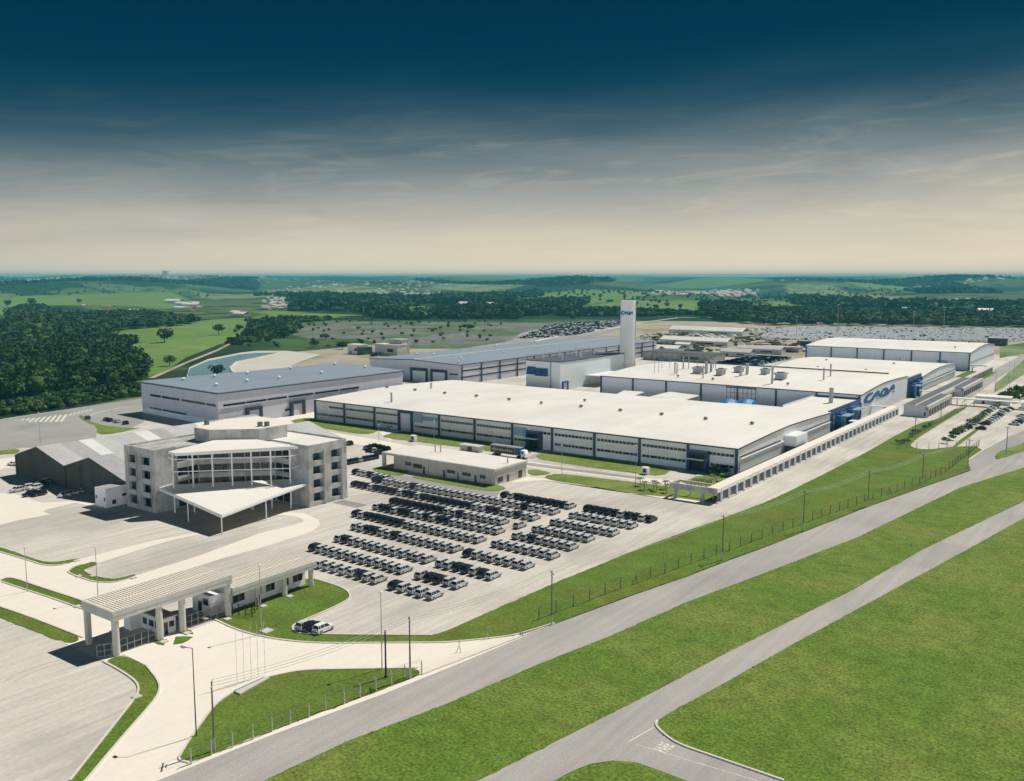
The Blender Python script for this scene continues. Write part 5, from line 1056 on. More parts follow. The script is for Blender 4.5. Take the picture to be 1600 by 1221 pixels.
for k, (x, y) in enumerate([(455, 85), (475, 78), (500, 72), (528, 78), (555, 85), (580, 90), (500, 100), (530, 112), (470, 98), (345, 55)]):
    g_ = G(*c3(x, y + 6)); car(g_.x, g_.y, random.uniform(-.3, .3) + .9, 'silver' if k in (6,) else 'dark', ['dark car leftmost', 'dark car second from the left', 'dark car at the top', 'dark car right of the top one', 'dark car fourth along', 'dark car rightmost', 'silver car', 'dark car in front of the rest', 'dark car on the left flank', 'lone dark car beside the tower'][k] + ' in the cluster left of the service building', 'cars by the service building', full=False)
g_ = G(*d4(262, 110)); car(g_.x, g_.y, 1.2, 'carwhite', "white car before the front hall's tall light door", 'cars by the front hall', 'sedan', full=False)
# right car park
pl = [(880, 655), (915, 640), (945, 625), (975, 610), (1010, 597), (1050, 560), (1085, 545), (1105, 520), (1130, 498), (1155, 480), (1180, 462), (1205, 440), (1235, 420), (1262, 398), (1290, 385)]
for k, (x, y) in enumerate(pl):
    g_ = G(*d2(x, y)); c_ = ['green', 'green', 'silver', 'dark', 'dark', 'silver', 'carwhite', 'silver', 'carwhite', 'silver', 'carwhite', 'silver', 'carwhite', 'carwhite', 'silver'][k]
    car(g_.x, g_.y, 1.45, c_, f"{ {'green': 'dark green', 'silver': 'silver', 'carwhite': 'white', 'dark': 'dark'}[c_]} car, {ordn(k + 1)} from near end, left line of the car park", 'left line in the car park', 'sedan', full=False, s_=1.08)
pl = [(1150, 610), (1195, 560), (1222, 545), (1250, 528), (1275, 512), (1300, 495), (1322, 478), (1348, 462), (1368, 445), (1390, 432), (1412, 418), (1440, 405)]
for k, (x, y) in enumerate(pl):
    g_ = G(*d2(x, y)); c_ = ['purple', 'purple', 'silver', 'carwhite', 'silver', 'silver', 'dark', 'silver', 'carwhite', 'dark', 'carwhite', 'dark'][k]
    car(g_.x, g_.y, 1.45, c_, f"{ {'purple': 'maroon', 'silver': 'silver', 'carwhite': 'white', 'dark': 'dark'}[c_]} car, {ordn(k + 1)} from near end, right line of the car park", 'right line in the car park', 'sedan', full=False, s_=1.08)
for k, (x, y) in enumerate([(1500, 565), (1535, 545), (1560, 525), (1585, 508), (1575, 480)]):
    g_ = G(*d2(x, y)); c_ = ['silver', 'dark', 'silver', 'carwhite', 'silver'][k]
    car(g_.x, g_.y, 1.45, c_, f"{ {'silver': 'silver', 'carwhite': 'white', 'dark': 'dark'}[c_]} car, {ordn(k + 1)} from near end, line at the right edge", 'cars at the right edge', 'sedan', full=False, s_=1.08)
# vehicle compounds far off: thousands of small vehicles as one mass each
def compound(name, poly, m_list, label, cat, step=(5.8, 3.0), sz=(4.6, 1.9, 1.6), fill=.9, wt=6):
    P = [G(*p) for p in poly]; X = [p.x for p in P]; Y = [p.y for p in P]; mb = MB(); x = min(X)
    while x < max(X):
        y = min(Y)
        while y < max(Y):
            if inside([(p.x, p.y) for p in P], x, y) and random.random() < fill:
                mb.cur = random.choices(range(len(m_list)), weights=[wt] + [2] * (len(m_list) - 1))[0]
                a, b_, h_ = sz; a *= random.uniform(.9, 1.1); x_ = x + random.uniform(-.2, .2); o = len(mb.v)
                mb.add([(x_, y, .3), (x_ + b_, y, .3), (x_ + b_, y + a, .3), (x_, y + a, .3), (x_, y, 1.0), (x_ + b_, y, 1.0), (x_ + b_, y + a, .9), (x_, y + a, .9), (x_ + .25, y + .4, h_), (x_ + b_ - .25, y + .4, h_), (x_ + b_ - .25, y + a * .6, h_), (x_ + .25, y + a * .6, h_)],
                       [(0, 1, 5, 4), (1, 2, 6, 5), (2, 3, 7, 6), (3, 0, 4, 7), (4, 5, 9, 8), (5, 6, 10, 9), (6, 7, 11, 10), (7, 4, 8, 11), (8, 9, 10, 11)])
            y += step[0] if int((y - min(Y)) / step[0]) % 7 != 5 else step[0] * 2
        x += step[1]
    return solo(name, mb, m_list, label, cat, kind='stuff', loc=(P[0].x, P[0].y, 0))
compound('parked_vehicles', [(1180, 528), (1215, 514), (1290, 512), (1480, 514), (1700, 517), (1760, 540), (1600, 533), (1560, 537), (1470, 533), (1350, 531), (1290, 530), (1240, 532)], ['carwhite', 'silver', 'dark'], 'vast white mass of parked vehicles beyond the farthest hall', 'vehicles', step=(6.4, 2.7), wt=22, sz=(4.9, 2.1, 1.9))
compound('parked_vehicles', [(1045, 529), (1075, 519), (1160, 515), (1215, 514), (1200, 520), (1120, 530)], ['carwhite', 'cream', 'dark'], 'looser pale heaps and vehicles at the left end of the far compound', 'vehicles', step=(14, 9), sz=(7, 5, 2.0), fill=.55)
compound('parked_vehicles', [(806, 530), (830, 520), (850, 510), (887, 505), (968, 502), (968, 509), (905, 523), (850, 529)], ['dark', 'trim', 'galv', 'silver'], 'dark mass of parked vehicles left of the white tower', 'vehicles', step=(9, 3.2), fill=.7)
compound('parked_vehicles', [(1245, 547), (1262, 532), (1285, 530), (1262, 545)], ['carwhite', 'dark'], 'short lines of vehicles at the left corner of the farthest hall', 'vehicles', step=(8, 3.2), fill=.8)
compound('parked_vehicles', [(1585, 628), (1590, 612), (1700, 606), (1700, 630)], ['galv', 'carwhite', 'dark'], 'grey line of vehicles at the photo edge above the car park', 'vehicles', step=(9, 3.2), fill=.8)
# scrap and stored parts in the dirt yard
mb = MB()
for k in range(420):
    px = random.choice([random.uniform(1010, 1160), random.uniform(1000, 1090), random.uniform(1150, 1270)]); py = random.uniform(522, 552)
    g_ = G(px, py)
    if g_.x > -236 and g_.y < 840 or g_.x < -560 or (g_.x < -340 and g_.y < 700): continue
    s_ = random.uniform(1, 4); mb.cur = random.randrange(3); mb.box(g_.x - s_, g_.x + s_, g_.y - 1, g_.y + random.uniform(.5, 3), 0, random.uniform(.6, 2))
solo('stored_material', mb, ['conc_light', 'trunk', 'conc_dark'], 'heaps of stored parts and scrap scattered over the far dirt yard', 'scrap', kind='stuff', loc=(-350, 900, 0))

# ---------------------------------------------------------------- poles, lamps, wires, fences
POLES = []
pole_src = [((335, 1174), 10.2, 'in the triangular lawn at the lower left'), ((641, 1061), 10.6, "at the right tip of the triangular lawn"), ((862, 977.5), 10.8, 'first along the verge from the left'), ((1128.7, 876), 10.9, 'second along the verge from the left'),
            ((1255, 830), 10.8, 'third along the verge from the left'), ((1356, 792.5), 10.6, 'fourth along the verge from the left'), ((1440.7, 759), 10.2, 'fifth along the verge from the left'), ((1512, 732), 10.4, 'by the mouth of the side road'), ((1572, 710), 10.6, 'on the grass island at the right edge'),
            ((1429.6, 682), 8.0, "nearer of the two beside the car park hedge"), ((1469.6, 659), 8.6, "farther of the two beside the car park hedge")]
for p, h_, where in pole_src:
    g_ = G(*p); t = thing('utility_pole', f'timber and concrete utility pole with crossarm, {where}', 'utility pole', g_, 'utility poles along the road'); x, y = g_.x, g_.y; POLES.append((x, y, h_))
    part('foot', MB().tube((x, y, -.2), (x, y, 2.0), .19, .17, 8), 'postc', t); part('pole', MB().tube((x, y, 2.0), (x, y, h_), .15, .10, 8), 'wood', t)
    dx, dy = (.77, -.64); a = MB(); a.bar((x - dx * 1.15, y - dy * 1.15, h_ - .55), (x + dx * 1.15, y + dy * 1.15, h_ - .55), .12, .14); a.bar((x - dx * .5, y - dy * .5, h_ - 1.2), (x + dx * .5, y + dy * .5, h_ - 1.2), .09, .1); part('crossarm', a, 'wood', t)
    i_ = MB()
    for s_ in (-1.05, 0, 1.05): i_.tube((x + dx * s_, y + dy * s_, h_ - .41), (x + dx * s_, y + dy * s_, h_ - .15), .06, .04, 6)
    part('insulators', i_, 'white', t)
def wires(seq, lab, m='line'):
    mb = MB()
    for i, j in seq:
        x0, y0, h0 = POLES[i]; x1, y1, h1_ = POLES[j]
        for s_ in (-1.05, 0, 1.05):
            pts_ = []
            for k in range(13):
                f = k / 12; pts_.append(Vector((x0 + (x1 - x0) * f + .77 * s_, y0 + (y1 - y0) * f - .64 * s_, h0 - .15 + (h1_ - h0) * f - 4 * .9 * f * (1 - f))))
            for a, b_ in zip(pts_, pts_[1:]): mb.tube(a, b_, .03, .03, 4, cap=False)
    x0, y0, _ = POLES[seq[0][0]]; solo('power_line', mb, m, lab, 'power line', loc=(x0, y0, 0))
wires([(0, 1), (1, 2)], 'thin sagging wires between the poles of the lower left lawn and the verge'); wires([(2, 3), (3, 4), (4, 5), (5, 6), (6, 7), (7, 8)], 'sagging wires strung along the poles of the grass verge')
lamps = [((306.8, 1151), 13.3, 'arm', 'tall single arm street lamp in the triangular lawn'), ((597, 1046), 13.3, 'ball', 'tall lamp mast with round head at the lawn edge by the road'), ((409, 992), 13.2, 'ball', 'thin lamp mast on the lawn before the reception block'),
         ((43, 925), 9.5, 'ball', 'thin lamp mast in the left grass strip'), ((153.5, 938), 11, 'ball', 'thin lamp mast just behind the gate canopy'), ((878, 742.5), 9.9, 'ball', 'thin lamp mast on the lawn right of the lorry'), ((993, 760), 13.0, 'ball', 'thin lamp mast on the lawn near the young palms'),
         ((678.5, 695), 9.2, 'ball', 'thin lamp mast behind the service building, left one'), ((772, 716), 9.7, 'ball', 'thin lamp mast behind the lorry'), ((514, 668), 8, 'ball', "thin lamp mast near the front hall's left end"), ((592, 690), 6.5, 'ball', 'thin lamp mast beside the lawn gap left of the service building'), ((63, 692), 12, 'ball', 'thin lamp mast on the far left asphalt'), ((176, 664), 8, 'ball', 'thin lamp mast behind the shed roofs')]
for p, h_, kd, lab in lamps:
    g_ = G(*p); x, y = g_.x, g_.y; t = thing('street_lamp', lab, 'street lamp', g_, 'street lamps'); part('mast', MB().tube((x, y, 0), (x, y, h_), .10, .055, 8), 'galv' if kd == 'ball' else 'black', t)
    if kd == 'arm': a = MB(); a.tube((x, y, h_), (x - 1.0, y - .5, h_ + .1), .05, .05, 6); part('arm', a, 'black', t); part('lamp_head', MB().box(x - 1.7, x - .9, y - .85, y - .45, h_ + .02, h_ + .22), 'galv', t)
    else: part('lamp_head', MB().loft([[(x + r * math.cos(q_ * .785), y + r * math.sin(q_ * .785), h_ + dz) for q_ in range(8)] for r, dz in ((.12, 0), (.3, .12), (.3, .25), (.08, .4))]), 'frame', t)
g_ = G(603, 1059.5); solo('signal_post', MB().tube((g_.x, g_.y, 0), (g_.x, g_.y, 8.2), .16, .13, 8).tube((g_.x, g_.y, 0), (g_.x, g_.y, .3), .3, .3, 8), 'black', 'plain black post at the lawn edge beside the tall lamp mast', 'post', loc=g_)
for k in range(5):
    a, b_ = G(370.9, 1071), G(414.5, 1055.5); c = a + (b_ - a) * k / 4
    t = thing('flagpole', f'bare thin flagpole on the slab, {ordn(k + 1)} of five from the left', 'flagpole', c, 'flagpoles on the slab'); part('pole', MB().tube((c.x, c.y, .2), (c.x, c.y, 9.2 if k else 8.6), .05, .03, 6), 'steel_w', t); part('finial', MB().tube((c.x, c.y, 9.2 if k else 8.6), (c.x, c.y, (9.2 if k else 8.6) + .12), .07, .04, 6), 'galv', t)
P = [G(*c6(*p)) for p in ((218, 752), (375, 680), (412, 680), (255, 768))]; fp = thing('flagpole_slab', 'pale low slab on the triangular lawn beneath the flagpoles', 'slab', P[0]); part('slab', MB().prism(P, .1, .32), 'conc_light', fp)
mb = MB(); a, b_ = P[0], P[1]; mb.bar((a.x + .3, a.y, .33), (b_.x + .3, b_.y, .33), .12, .1); part('rail', mb, 'galv', fp)
for k, (f_, x, y) in enumerate([(d6, 345, 792), (d6, 688, 668), (d6, 940, 573), (d6, 718, 905), (c5, 725, 778), (d5, 908, 828), (d5, 1155, 738), (c5, 410, 300), (d3, 820, 1075), (d3, 970, 1075), (d3, 1390, 1095), (d3, 800, 915)]):
    g_ = G(*f_(x, y)); s_ = 1.0 if k == 3 else .6
    solo('drain_cover', MB().box(g_.x - s_, g_.x + s_, g_.y - s_, g_.y + s_, .05, .26), 'conc_light', ['pale square cover beside the first round column of the reception block', 'pale square cover beside the middle round column of the reception block', 'pale square cover beside the third round column of the reception block', 'largest pale square cover on the lawn before the reception block', 'pale cover in the curved grass strip at the lower left', 'pale cover in the little lawn before the guard booth', 'pale cover in the lawn patch right of the booth', 'pale cover in the long left grass strip', 'pale cover near the tip of the island lawn behind the gatehouse', 'pale cover on the inner edge of the island lawn behind the gatehouse', 'pale cover at the right tip of the island lawn', 'pale cover at the right tip of the upper left grass strip'][k], 'cover', 'drain covers in the lawns', loc=g_)
def fence(lab, pts, spacing, h_=2.2, bend=(.25, -.3), braces=(), pm='postc'):
    P = [G(*p) for p in pts]; t = thing('chain_link_fence', lab, 'fence', P[0]); L_ = [0]
    for a, b_ in zip(P, P[1:]): L_.append(L_[-1] + (b_ - a).length)
    n = int(L_[-1] / spacing); wi = MB(); prev = None
    me = MB().tube((0, 0, 0), (0, 0, h_), .12, .10, 6).tube((0, 0, h_), (bend[0], bend[1], h_ + .42), .065, .05, 6).mesh('post', pm)
    me2 = MB().tube((0, 0, 0), (0, 0, h_), .085, .07, 6).tube((-1.1, .5, 0), (0, 0, h_ * .8), .06, .05, 6).tube((1.1, -.5, 0), (0, 0, h_ * .8), .06, .05, 6).tube((0, 0, h_), (bend[0], bend[1], h_ + .42), .065, .05, 6).mesh('post', pm)
    for i in range(n + 1):
        d = i * L_[-1] / n; k = max(j for j in range(len(L_)) if L_[j] <= d + 1e-6); k = min(k, len(P) - 2); c = P[k] + (P[k + 1] - P[k]) * ((d - L_[k]) / (L_[k + 1] - L_[k]))
        if i < 98: o = bpy.data.objects.new('post', me2 if i in braces else me); o.parent = t; o.location = c - P[0]; col.objects.link(o)
        if prev is not None:
            for z in (.15, .8, 1.45, h_ - .05, h_ + .2, h_ + .38):
                wi.tube((prev.x, prev.y, z), (c.x, c.y, z), .012, .012, 3, cap=False)
            m_ = int((c - prev).length / .8)
            for q_ in range(m_):
                e_ = prev + (c - prev) * q_ / m_; f_ = prev + (c - prev) * (q_ + 1) / m_
                wi.tube((e_.x, e_.y, .1), (f_.x, f_.y, h_), .006, .006, 3, cap=False); wi.tube((f_.x, f_.y, .1), (e_.x, e_.y, h_), .006, .006, 3, cap=False)
        prev = c
    part('wire_mesh', wi, 'wire', t); return t
fence('chain link fence with bent posts along the lower edge of the triangular lawn', [(298.6, 1195), (327, 1182), (354, 1172), (380, 1162), (406.5, 1152), (432.4, 1141), (458, 1130.5), (482, 1122), (499.6, 1113), (521, 1106), (541.5, 1100), (566, 1089), (591, 1079), (616, 1069), (637, 1058), (659, 1054)], 2.95)
f1p = [(842, 969), (859, 962), (875.3, 956), (890.5, 950), (906.5, 945.5), (921.8, 939), (936, 934), (951.5, 927), (964.5, 922.5), (978.8, 917.5), (992.5, 913), (1019.5, 903), (1044.5, 895), (1069.5, 885), (1092.5, 877), (1114, 869), (1137.5, 862)]
f2p = [t6(*p) for p in [(35, 860), (110, 835), (185, 808), (250, 788), (322, 758), (388, 735), (455, 713), (515, 690), (578, 670), (632, 650), (692, 632), (750, 612), (803, 596), (857, 576), (910, 560), (955, 546), (1005, 523), (1055, 498), (1100, 478), (1150, 443), (1200, 400), (1250, 365), (1290, 330), (1318, 308)]]
fence('long chain link fence on the grass verge beside the main road', f1p + f2p, 5.0, 2.3, (.3, -.2), braces=(6, 17, 30), pm='wood')
fence('chain link fence along the near edge of the car park', [d2(*p) for p in [(1125, 790), (945, 788), (775, 802), (690, 812), (605, 816), (530, 816), (445, 812), (365, 795), (290, 805)]], 4.5, 2.3)
fence('chain link fence with creepers along the long side of the car park', [d2(*p) for p in [(290, 803), (350, 745), (420, 700), (500, 655), (600, 598), (730, 530), (870, 448), (1000, 380)]], 5.0, 2.3)
for k, p in enumerate([c6(1412, 540), c6(1560, 470)]):
    g_ = G(*p); solo('bent_post', MB().tube((g_.x - .5, g_.y, 0), (g_.x, g_.y, 1.3), .06, .05, 6).tube((g_.x + .5, g_.y, 0), (g_.x, g_.y, 1.3), .06, .05, 6).tube((g_.x, g_.y, 1.3), (g_.x, g_.y, 2.4), .06, .05, 6), 'galv', ['small forked post at the kerb, left one', 'small forked post at the kerb, right one'][k], 'post', loc=g_)
# tall light masts far off
for k, (x, yb, yt) in enumerate([(1244, 530, 497), (1308, 525, 480), (1426, 535, 492), (1474, 522, 485), (1555, 690, 600), (1575, 600, 560), (1352, 1, 0)][:4]):
    g_ = G(x, yb); h_ = (yb - yt) / F * math.hypot(g_.x, g_.y); t = thing('light_mast', f'tall thin light mast over the vehicle compound, {ordn(k + 1)} from the left', 'light mast', g_, 'light masts of the compound'); part('mast', MB().tube((g_.x, g_.y, 0), (g_.x, g_.y, h_), .28, .16, 6), 'galv', t); part('lamp_ring', MB().tube((g_.x, g_.y, h_), (g_.x, g_.y, h_ + .7), 1.5, 1.5, 8), 'galv', t)
for k, (f_, x, yb, yt) in enumerate([(d2, 1440, 110, -70), (d2, 1300, 200, 20), (d2, 1490, 90, -60)]):
    a = f_(x, yb); b_ = f_(x, yt); g_ = G(*a); h_ = min(14, (a[1] - b_[1]) / F * math.hypot(g_.x, g_.y)); t = thing('light_mast', f'thin lamp mast on the dirt strip right of the slate roofs, {ordn(k + 1)} of three', 'lamp mast', g_, 'lamp masts on the dirt strip'); part('mast', MB().tube((g_.x, g_.y, 0), (g_.x, g_.y, h_), .14, .09, 6), 'galv', t); part('lamp_head', MB().box(g_.x - .5, g_.x + .5, g_.y - .2, g_.y + .2, h_, h_ + .2), 'galv', t)

# ---------------------------------------------------------------- trees
def crown(V_, F_, c, rx, ry, rz, nq, qs, ob, r_):
    # many leaf clumps in lobes round an uneven heart
    nl = 5; lobes = [np.array([0, 0, 0.0])] + [np.array([math.cos(a) * .5, math.sin(a) * .5, r_.uniform(-.25, .35)]) for a in r_.uniform(0, 6.28, nl)]
    idx = r_.integers(0, len(lobes), nq); d = r_.normal(size=(nq, 3)); d /= np.linalg.norm(d, axis=1)[:, None]
    rad = r_.uniform(.42, .62, nq)[:, None] * np.where(idx == 0, 1.25, 1.0)[:, None]
    p = (np.array(lobes)[idx] + d * rad); p[:, 2] = np.maximum(p[:, 2], -.75); p *= np.array([rx, ry, rz]); p += np.array(c)
    nrm = d + r_.normal(size=(nq, 3)) * .55; nrm /= np.linalg.norm(nrm, axis=1)[:, None]
    t = np.cross(nrm, r_.normal(size=(nq, 3))); t /= np.linalg.norm(t, axis=1)[:, None]; b = np.cross(nrm, t); s = (qs * r_.uniform(.6, 1.3, nq))[:, None]
    q = np.stack([p - t * s, p - b * s * .8, p + t * s, p + b * s * .8], 1).reshape(-1, 3)
    o = sum(len(v) for v in V_); V_.append(q); F_.append(np.arange(o, o + nq * 4).reshape(-1, 4))
def heart(V_, F_, c, rx, ry, rz, r_):
    # 12-vertex rough heart as quads
    k = 6; vs = []
    for zz, f in ((-.6, .45), (-.1, .72), (.45, .55)):
        for i in range(k): a = i / k * 6.283; rr_ = f * r_.uniform(.8, 1.15); vs.append((c[0] + rx * rr_ * math.cos(a), c[1] + ry * rr_ * math.sin(a), c[2] + rz * zz))
    o = sum(len(v) for v in V_); fs = []
    for l in range(2):
        for i in range(k): j = (i + 1) % k; fs.append((o + l * k + i, o + l * k + j, o + (l + 1) * k + j, o + (l + 1) * k + i))
    fs += [(o + 12, o + 13, o + 14, o + 15), (o + 12, o + 15, o + 16, o + 17)]
    V_.append(np.array(vs)); F_.append(np.array(fs))
def npmesh(name, V_, F_, mats, mi=None):
    V_ = np.concatenate(V_); F_ = np.concatenate(F_); me = bpy.data.meshes.new(name); me.vertices.add(len(V_)); me.vertices.foreach_set('co', V_.ravel().astype(np.float32))
    me.loops.add(len(F_) * 4); me.loops.foreach_set('vertex_index', F_.ravel().astype(np.int32)); me.polygons.add(len(F_)); me.polygons.foreach_set('loop_start', np.arange(0, len(F_) * 4, 4, dtype=np.int32)); me.polygons.foreach_set('loop_total', np.full(len(F_), 4, dtype=np.int32))
    for m_ in mats: me.materials.append(M[m_])
    if mi is not None: me.polygons.foreach_set('material_index', np.concatenate(mi).astype(np.int32))
    me.update(calc_edges=True); return me
def gpt(px, py):
    g_ = G(px, py); g_.z = max(hills(g_.x, g_.y), -.1) if math.hypot(g_.x, g_.y) > 2500 else 0; return g_
def wood(name, poly, gap, hmin, hmax, nq, label, seed, cat='woodland', m_='leaf1', maxn=6000, px=True, rad=None):
    r_ = np.random.default_rng(seed); P = [G(*p) for p in poly] if px else [Vector((*p, 0)) for p in poly]; Q = [(p.x, p.y) for p in P]; X, Y = [q[0] for q in Q], [q[1] for q in Q]; V_, F_, mi = [], [], []; n = 0
    xs = np.arange(min(X), max(X), gap)
    for x in xs:
        for y in np.arange(min(Y), max(Y), gap):
            xx, yy = x + r_.uniform(-.5, .5) * gap, y + r_.uniform(-.5, .5) * gap
            if r_.random() < .06 or not inside(Q, xx, yy) or n > maxn: continue
            n += 1; h_ = r_.uniform(hmin, hmax) * (1.25 if r_.random() < .12 else 1); rx = (rad or gap) * r_.uniform(.55, .85); z0 = hills(xx, yy) if math.hypot(xx, yy) > 2500 else 0
            k0 = len(F_); heart(V_, F_, (xx, yy, z0 + h_ * .55), rx, rx, h_ * .5, r_); crown(V_, F_, (xx, yy, z0 + h_ * .58), rx, rx, h_ * .5, nq, max(.5, (rad or gap) * .14 if nq > 20 else (rad or gap) * .3), None, r_)
            mm = 1 if r_.random() < .22 else 0
            for f in F_[k0:]: mi.append(np.full(len(f), mm))
    if not V_: return
    me = npmesh(name, V_, F_, [m_, 'leaf2' if m_ == 'leaf1' else 'leaf1'], mi); o = bpy.data.objects.new(name, me); col.objects.link(o); tag(o, label, cat, kind='stuff'); return n
nw = [wood('woodland', [(10, 500), (25, 482), (60, 480), (90, 492), (160, 492), (200, 489), (240, 492), (300, 499), (318, 502), (240, 503), (150, 503), (60, 506)], 17, 6, 10, 24, 'lower broken wood along the top of the left woodland', 31, maxn=900),
      wood('woodland', [(-60, 516), (0, 510), (60, 505), (150, 502), (240, 502), (300, 505), (318, 502), (300, 508), (240, 513), (185, 517), (165, 521), (120, 528), (90, 538), (110, 541), (60, 560), (0, 575), (-60, 585)], 13, 9, 14, 34, 'dark woodland band across the upper left valley', 1, maxn=3000),
      wood('woodland', [(-60, 570), (0, 562), (60, 552), (110, 541), (160, 538), (180, 540), (215, 541), (180, 550), (205, 560), (228, 578), (228, 592), (205, 600), (180, 603), (110, 605), (70, 614), (40, 622), (-60, 632)], 8.5, 9, 14, 150, 'near dense woodland on the left beyond the curved road', 2, maxn=1500),
      wood('hedge', [(-60, 664), (0, 652), (80, 641), (150, 630), (222, 618), (218, 604), (160, 616), (100, 624), (40, 632), (0, 636), (-60, 645)], 5.0, 2.4, 5.2, 60, 'bushy scrub lining the far kerb of the left road', 3, 'scrub', 'leaf2', maxn=900),
      wood('woodland', [(455, 467), (480, 464), (560, 468), (640, 470), (660, 478), (560, 488), (500, 486), (460, 488)], 26, 9, 15, 14, 'dark woodland band at mid distance, centre left', 4),
      wood('woodland', [(400, 462), (640, 468), (800, 462), (800, 480), (700, 478), (640, 473), (560, 470), (480, 466)][::1], 34, 9, 14, 10, 'far woodland belt across the centre', 5, maxn=1500),
      wood('woodland', [(560, 488), (600, 489), (640, 493), (700, 489), (760, 478), (800, 476), (860, 472), (918, 472), (905, 481), (870, 490), (800, 499), (690, 499), (640, 500), (590, 497)], 20, 9, 14, 20, 'dark woodland lining the far edge of the spoil ground', 6, maxn=2500),
      wood('woodland', [(870, 489), (940, 486), (1000, 489), (1090, 492), (1000, 495), (870, 495)], 17, 6, 10, 18, 'thin tree belt behind the white tower', 7, maxn=1200),
      wood('woodland', [(1085, 494), (1130, 486), (1200, 487), (1300, 489), (1400, 494), (1520, 496), (1700, 500), (1800, 520), (1600, 513), (1300, 510.5), (1200, 508.5), (1130, 503)], 15, 9, 16, 34, 'dense dark woodland behind the vehicle compound', 8, maxn=3200),
      wood('woodland', [(1235, 463), (1300, 471), (1420, 476), (1600, 478), (1700, 486), (1500, 489), (1440, 484), (1300, 480), (1240, 478)], 26, 9, 14, 12, 'far blue-green woodland on the right beyond the pastures', 9, maxn=1800),
      wood('woodland', [(1420, 456), (1480, 452), (1560, 456), (1540, 462), (1450, 463)], 40, 9, 14, 8, 'farthest dark wood patch on the right ridge', 10, maxn=800),
      wood('woodland', [(-60, 455), (60, 451), (240, 449), (400, 447), (400, 451), (240, 454), (60, 456), (-60, 460)], 40, 7, 12, 8, 'long thin tree belt below the distant town', 13, maxn=1500),
      wood('scrub', [(395, 505), (440, 498), (520, 500), (470, 505), (450, 525), (400, 535), (360, 540), (390, 520)], 14, 2.5, 6, 16, 'scattered scrub between the reservoir and the spoil ground', 11, 'scrub', 'leaf2', maxn=500)]
wood('scattered_trees', [(330, 535), (420, 492), (560, 498), (800, 502), (760, 535), (560, 545), (470, 545), (400, 545)], 38, 1.5, 6, 26, 'small scattered trees and bushes over the spoil ground and slopes', 21, 'scrub', maxn=130, rad=4.0)
wood('scattered_trees', [(-40, 458), (300, 455), (460, 470), (420, 492), (320, 498), (240, 478), (60, 476)], 95, 5, 10, 14, 'sparse trees dotted over the left pastures', 22, 'trees', maxn=70, rad=7)
wood('scattered_trees', [(640, 462), (900, 458), (1200, 455), (1600, 455), (1700, 470), (1200, 486), (1000, 485), (930, 470), (800, 462)], 80, 5, 11, 12, 'trees dotted over the pastures right of the tower', 23, 'trees', maxn=330, rad=8)
wood('woodland', [(640, 447), (760, 449), (900, 451), (960, 453), (880, 456), (740, 452)], 45, 8, 13, 8, 'broken tree line on the pastures left of the tower', 27, maxn=500)
wood('woodland', [(1200, 444), (1330, 446), (1420, 449), (1700, 446), (1700, 449), (1400, 453), (1240, 449)], 60, 8, 13, 7, 'farthest tree lines on the low ridges', 24, maxn=1500, rad=40)
wood('woodland', [(1090, 478), (1140, 476), (1170, 480), (1130, 483)], 24, 8, 13, 12, 'small oblong copse right of the white tower', 25, maxn=300)
wood('woodland', [(820, 462), (842, 459), (842, 467), (815, 468)], 28, 8, 13, 12, 'small rounded copse on the pasture left of the tower', 26, maxn=200)
# single trees one can tell apart
def tree(p, h_, rx, lab, nq=170, leaf='leaf1', seed=0, palm=False):
    g_ = G(*p) if not isinstance(p, Vector) else p; r_ = np.random.default_rng(seed + 100); t = thing('palm_tree' if palm else 'tree', lab, 'palm' if palm else 'tree', g_, 'young palms near the portico' if palm else 'single trees')
    if palm:
        part('trunk', MB().tube((g_.x, g_.y, 0), (g_.x + .1, g_.y, h_ * .7), .12, .09, 7), 'trunk', t); fr = MB()
        for k in range(11):
            a = k * 2.4; dx, dy = math.cos(a), math.sin(a); l_ = h_ * .42; pr = None
            for s_ in range(5):
                f = s_ / 4; c = Vector((g_.x + .1 + dx * l_ * f, g_.y + dy * l_ * f, h_ * .7 + l_ * (.75 * f - 1.05 * f * f) + (.4 if k % 3 == 0 else 0) * f)); w_ = .28 * (1 - f * .8)
                e_ = (c + Vector((-dy * w_, dx * w_, -.1)), c, c + Vector((dy * w_, -dx * w_, -.1)))
                if pr: fr.add([*map(tuple, pr), *map(tuple, e_)], [(0, 1, 4, 3), (1, 2, 5, 4)])
                pr = e_
        part('fronds', fr, 'leafp', t); return t
    tk = MB(); tk.tube((g_.x, g_.y, -.2), (g_.x, g_.y, h_ * .5), h_ * .035, h_ * .022, 7)
    for a in (0.4, 2.3, 4.5): tk.tube((g_.x, g_.y, h_ * .38), (g_.x + math.cos(a) * rx * .5, g_.y + math.sin(a) * rx * .5, h_ * .68), h_ * .018, h_ * .008, 5)
    part('trunk', tk, 'trunk', t); V_, F_ = [], []; crown(V_, F_, (0, 0, h_ * .6), rx * .92, rx * .92, h_ * .44, nq, max(.35, rx * .16), None, r_)
    me = npmesh('crown', V_, F_, [leaf]); o = bpy.data.objects.new('crown', me); o.parent = t; col.objects.link(o); return t
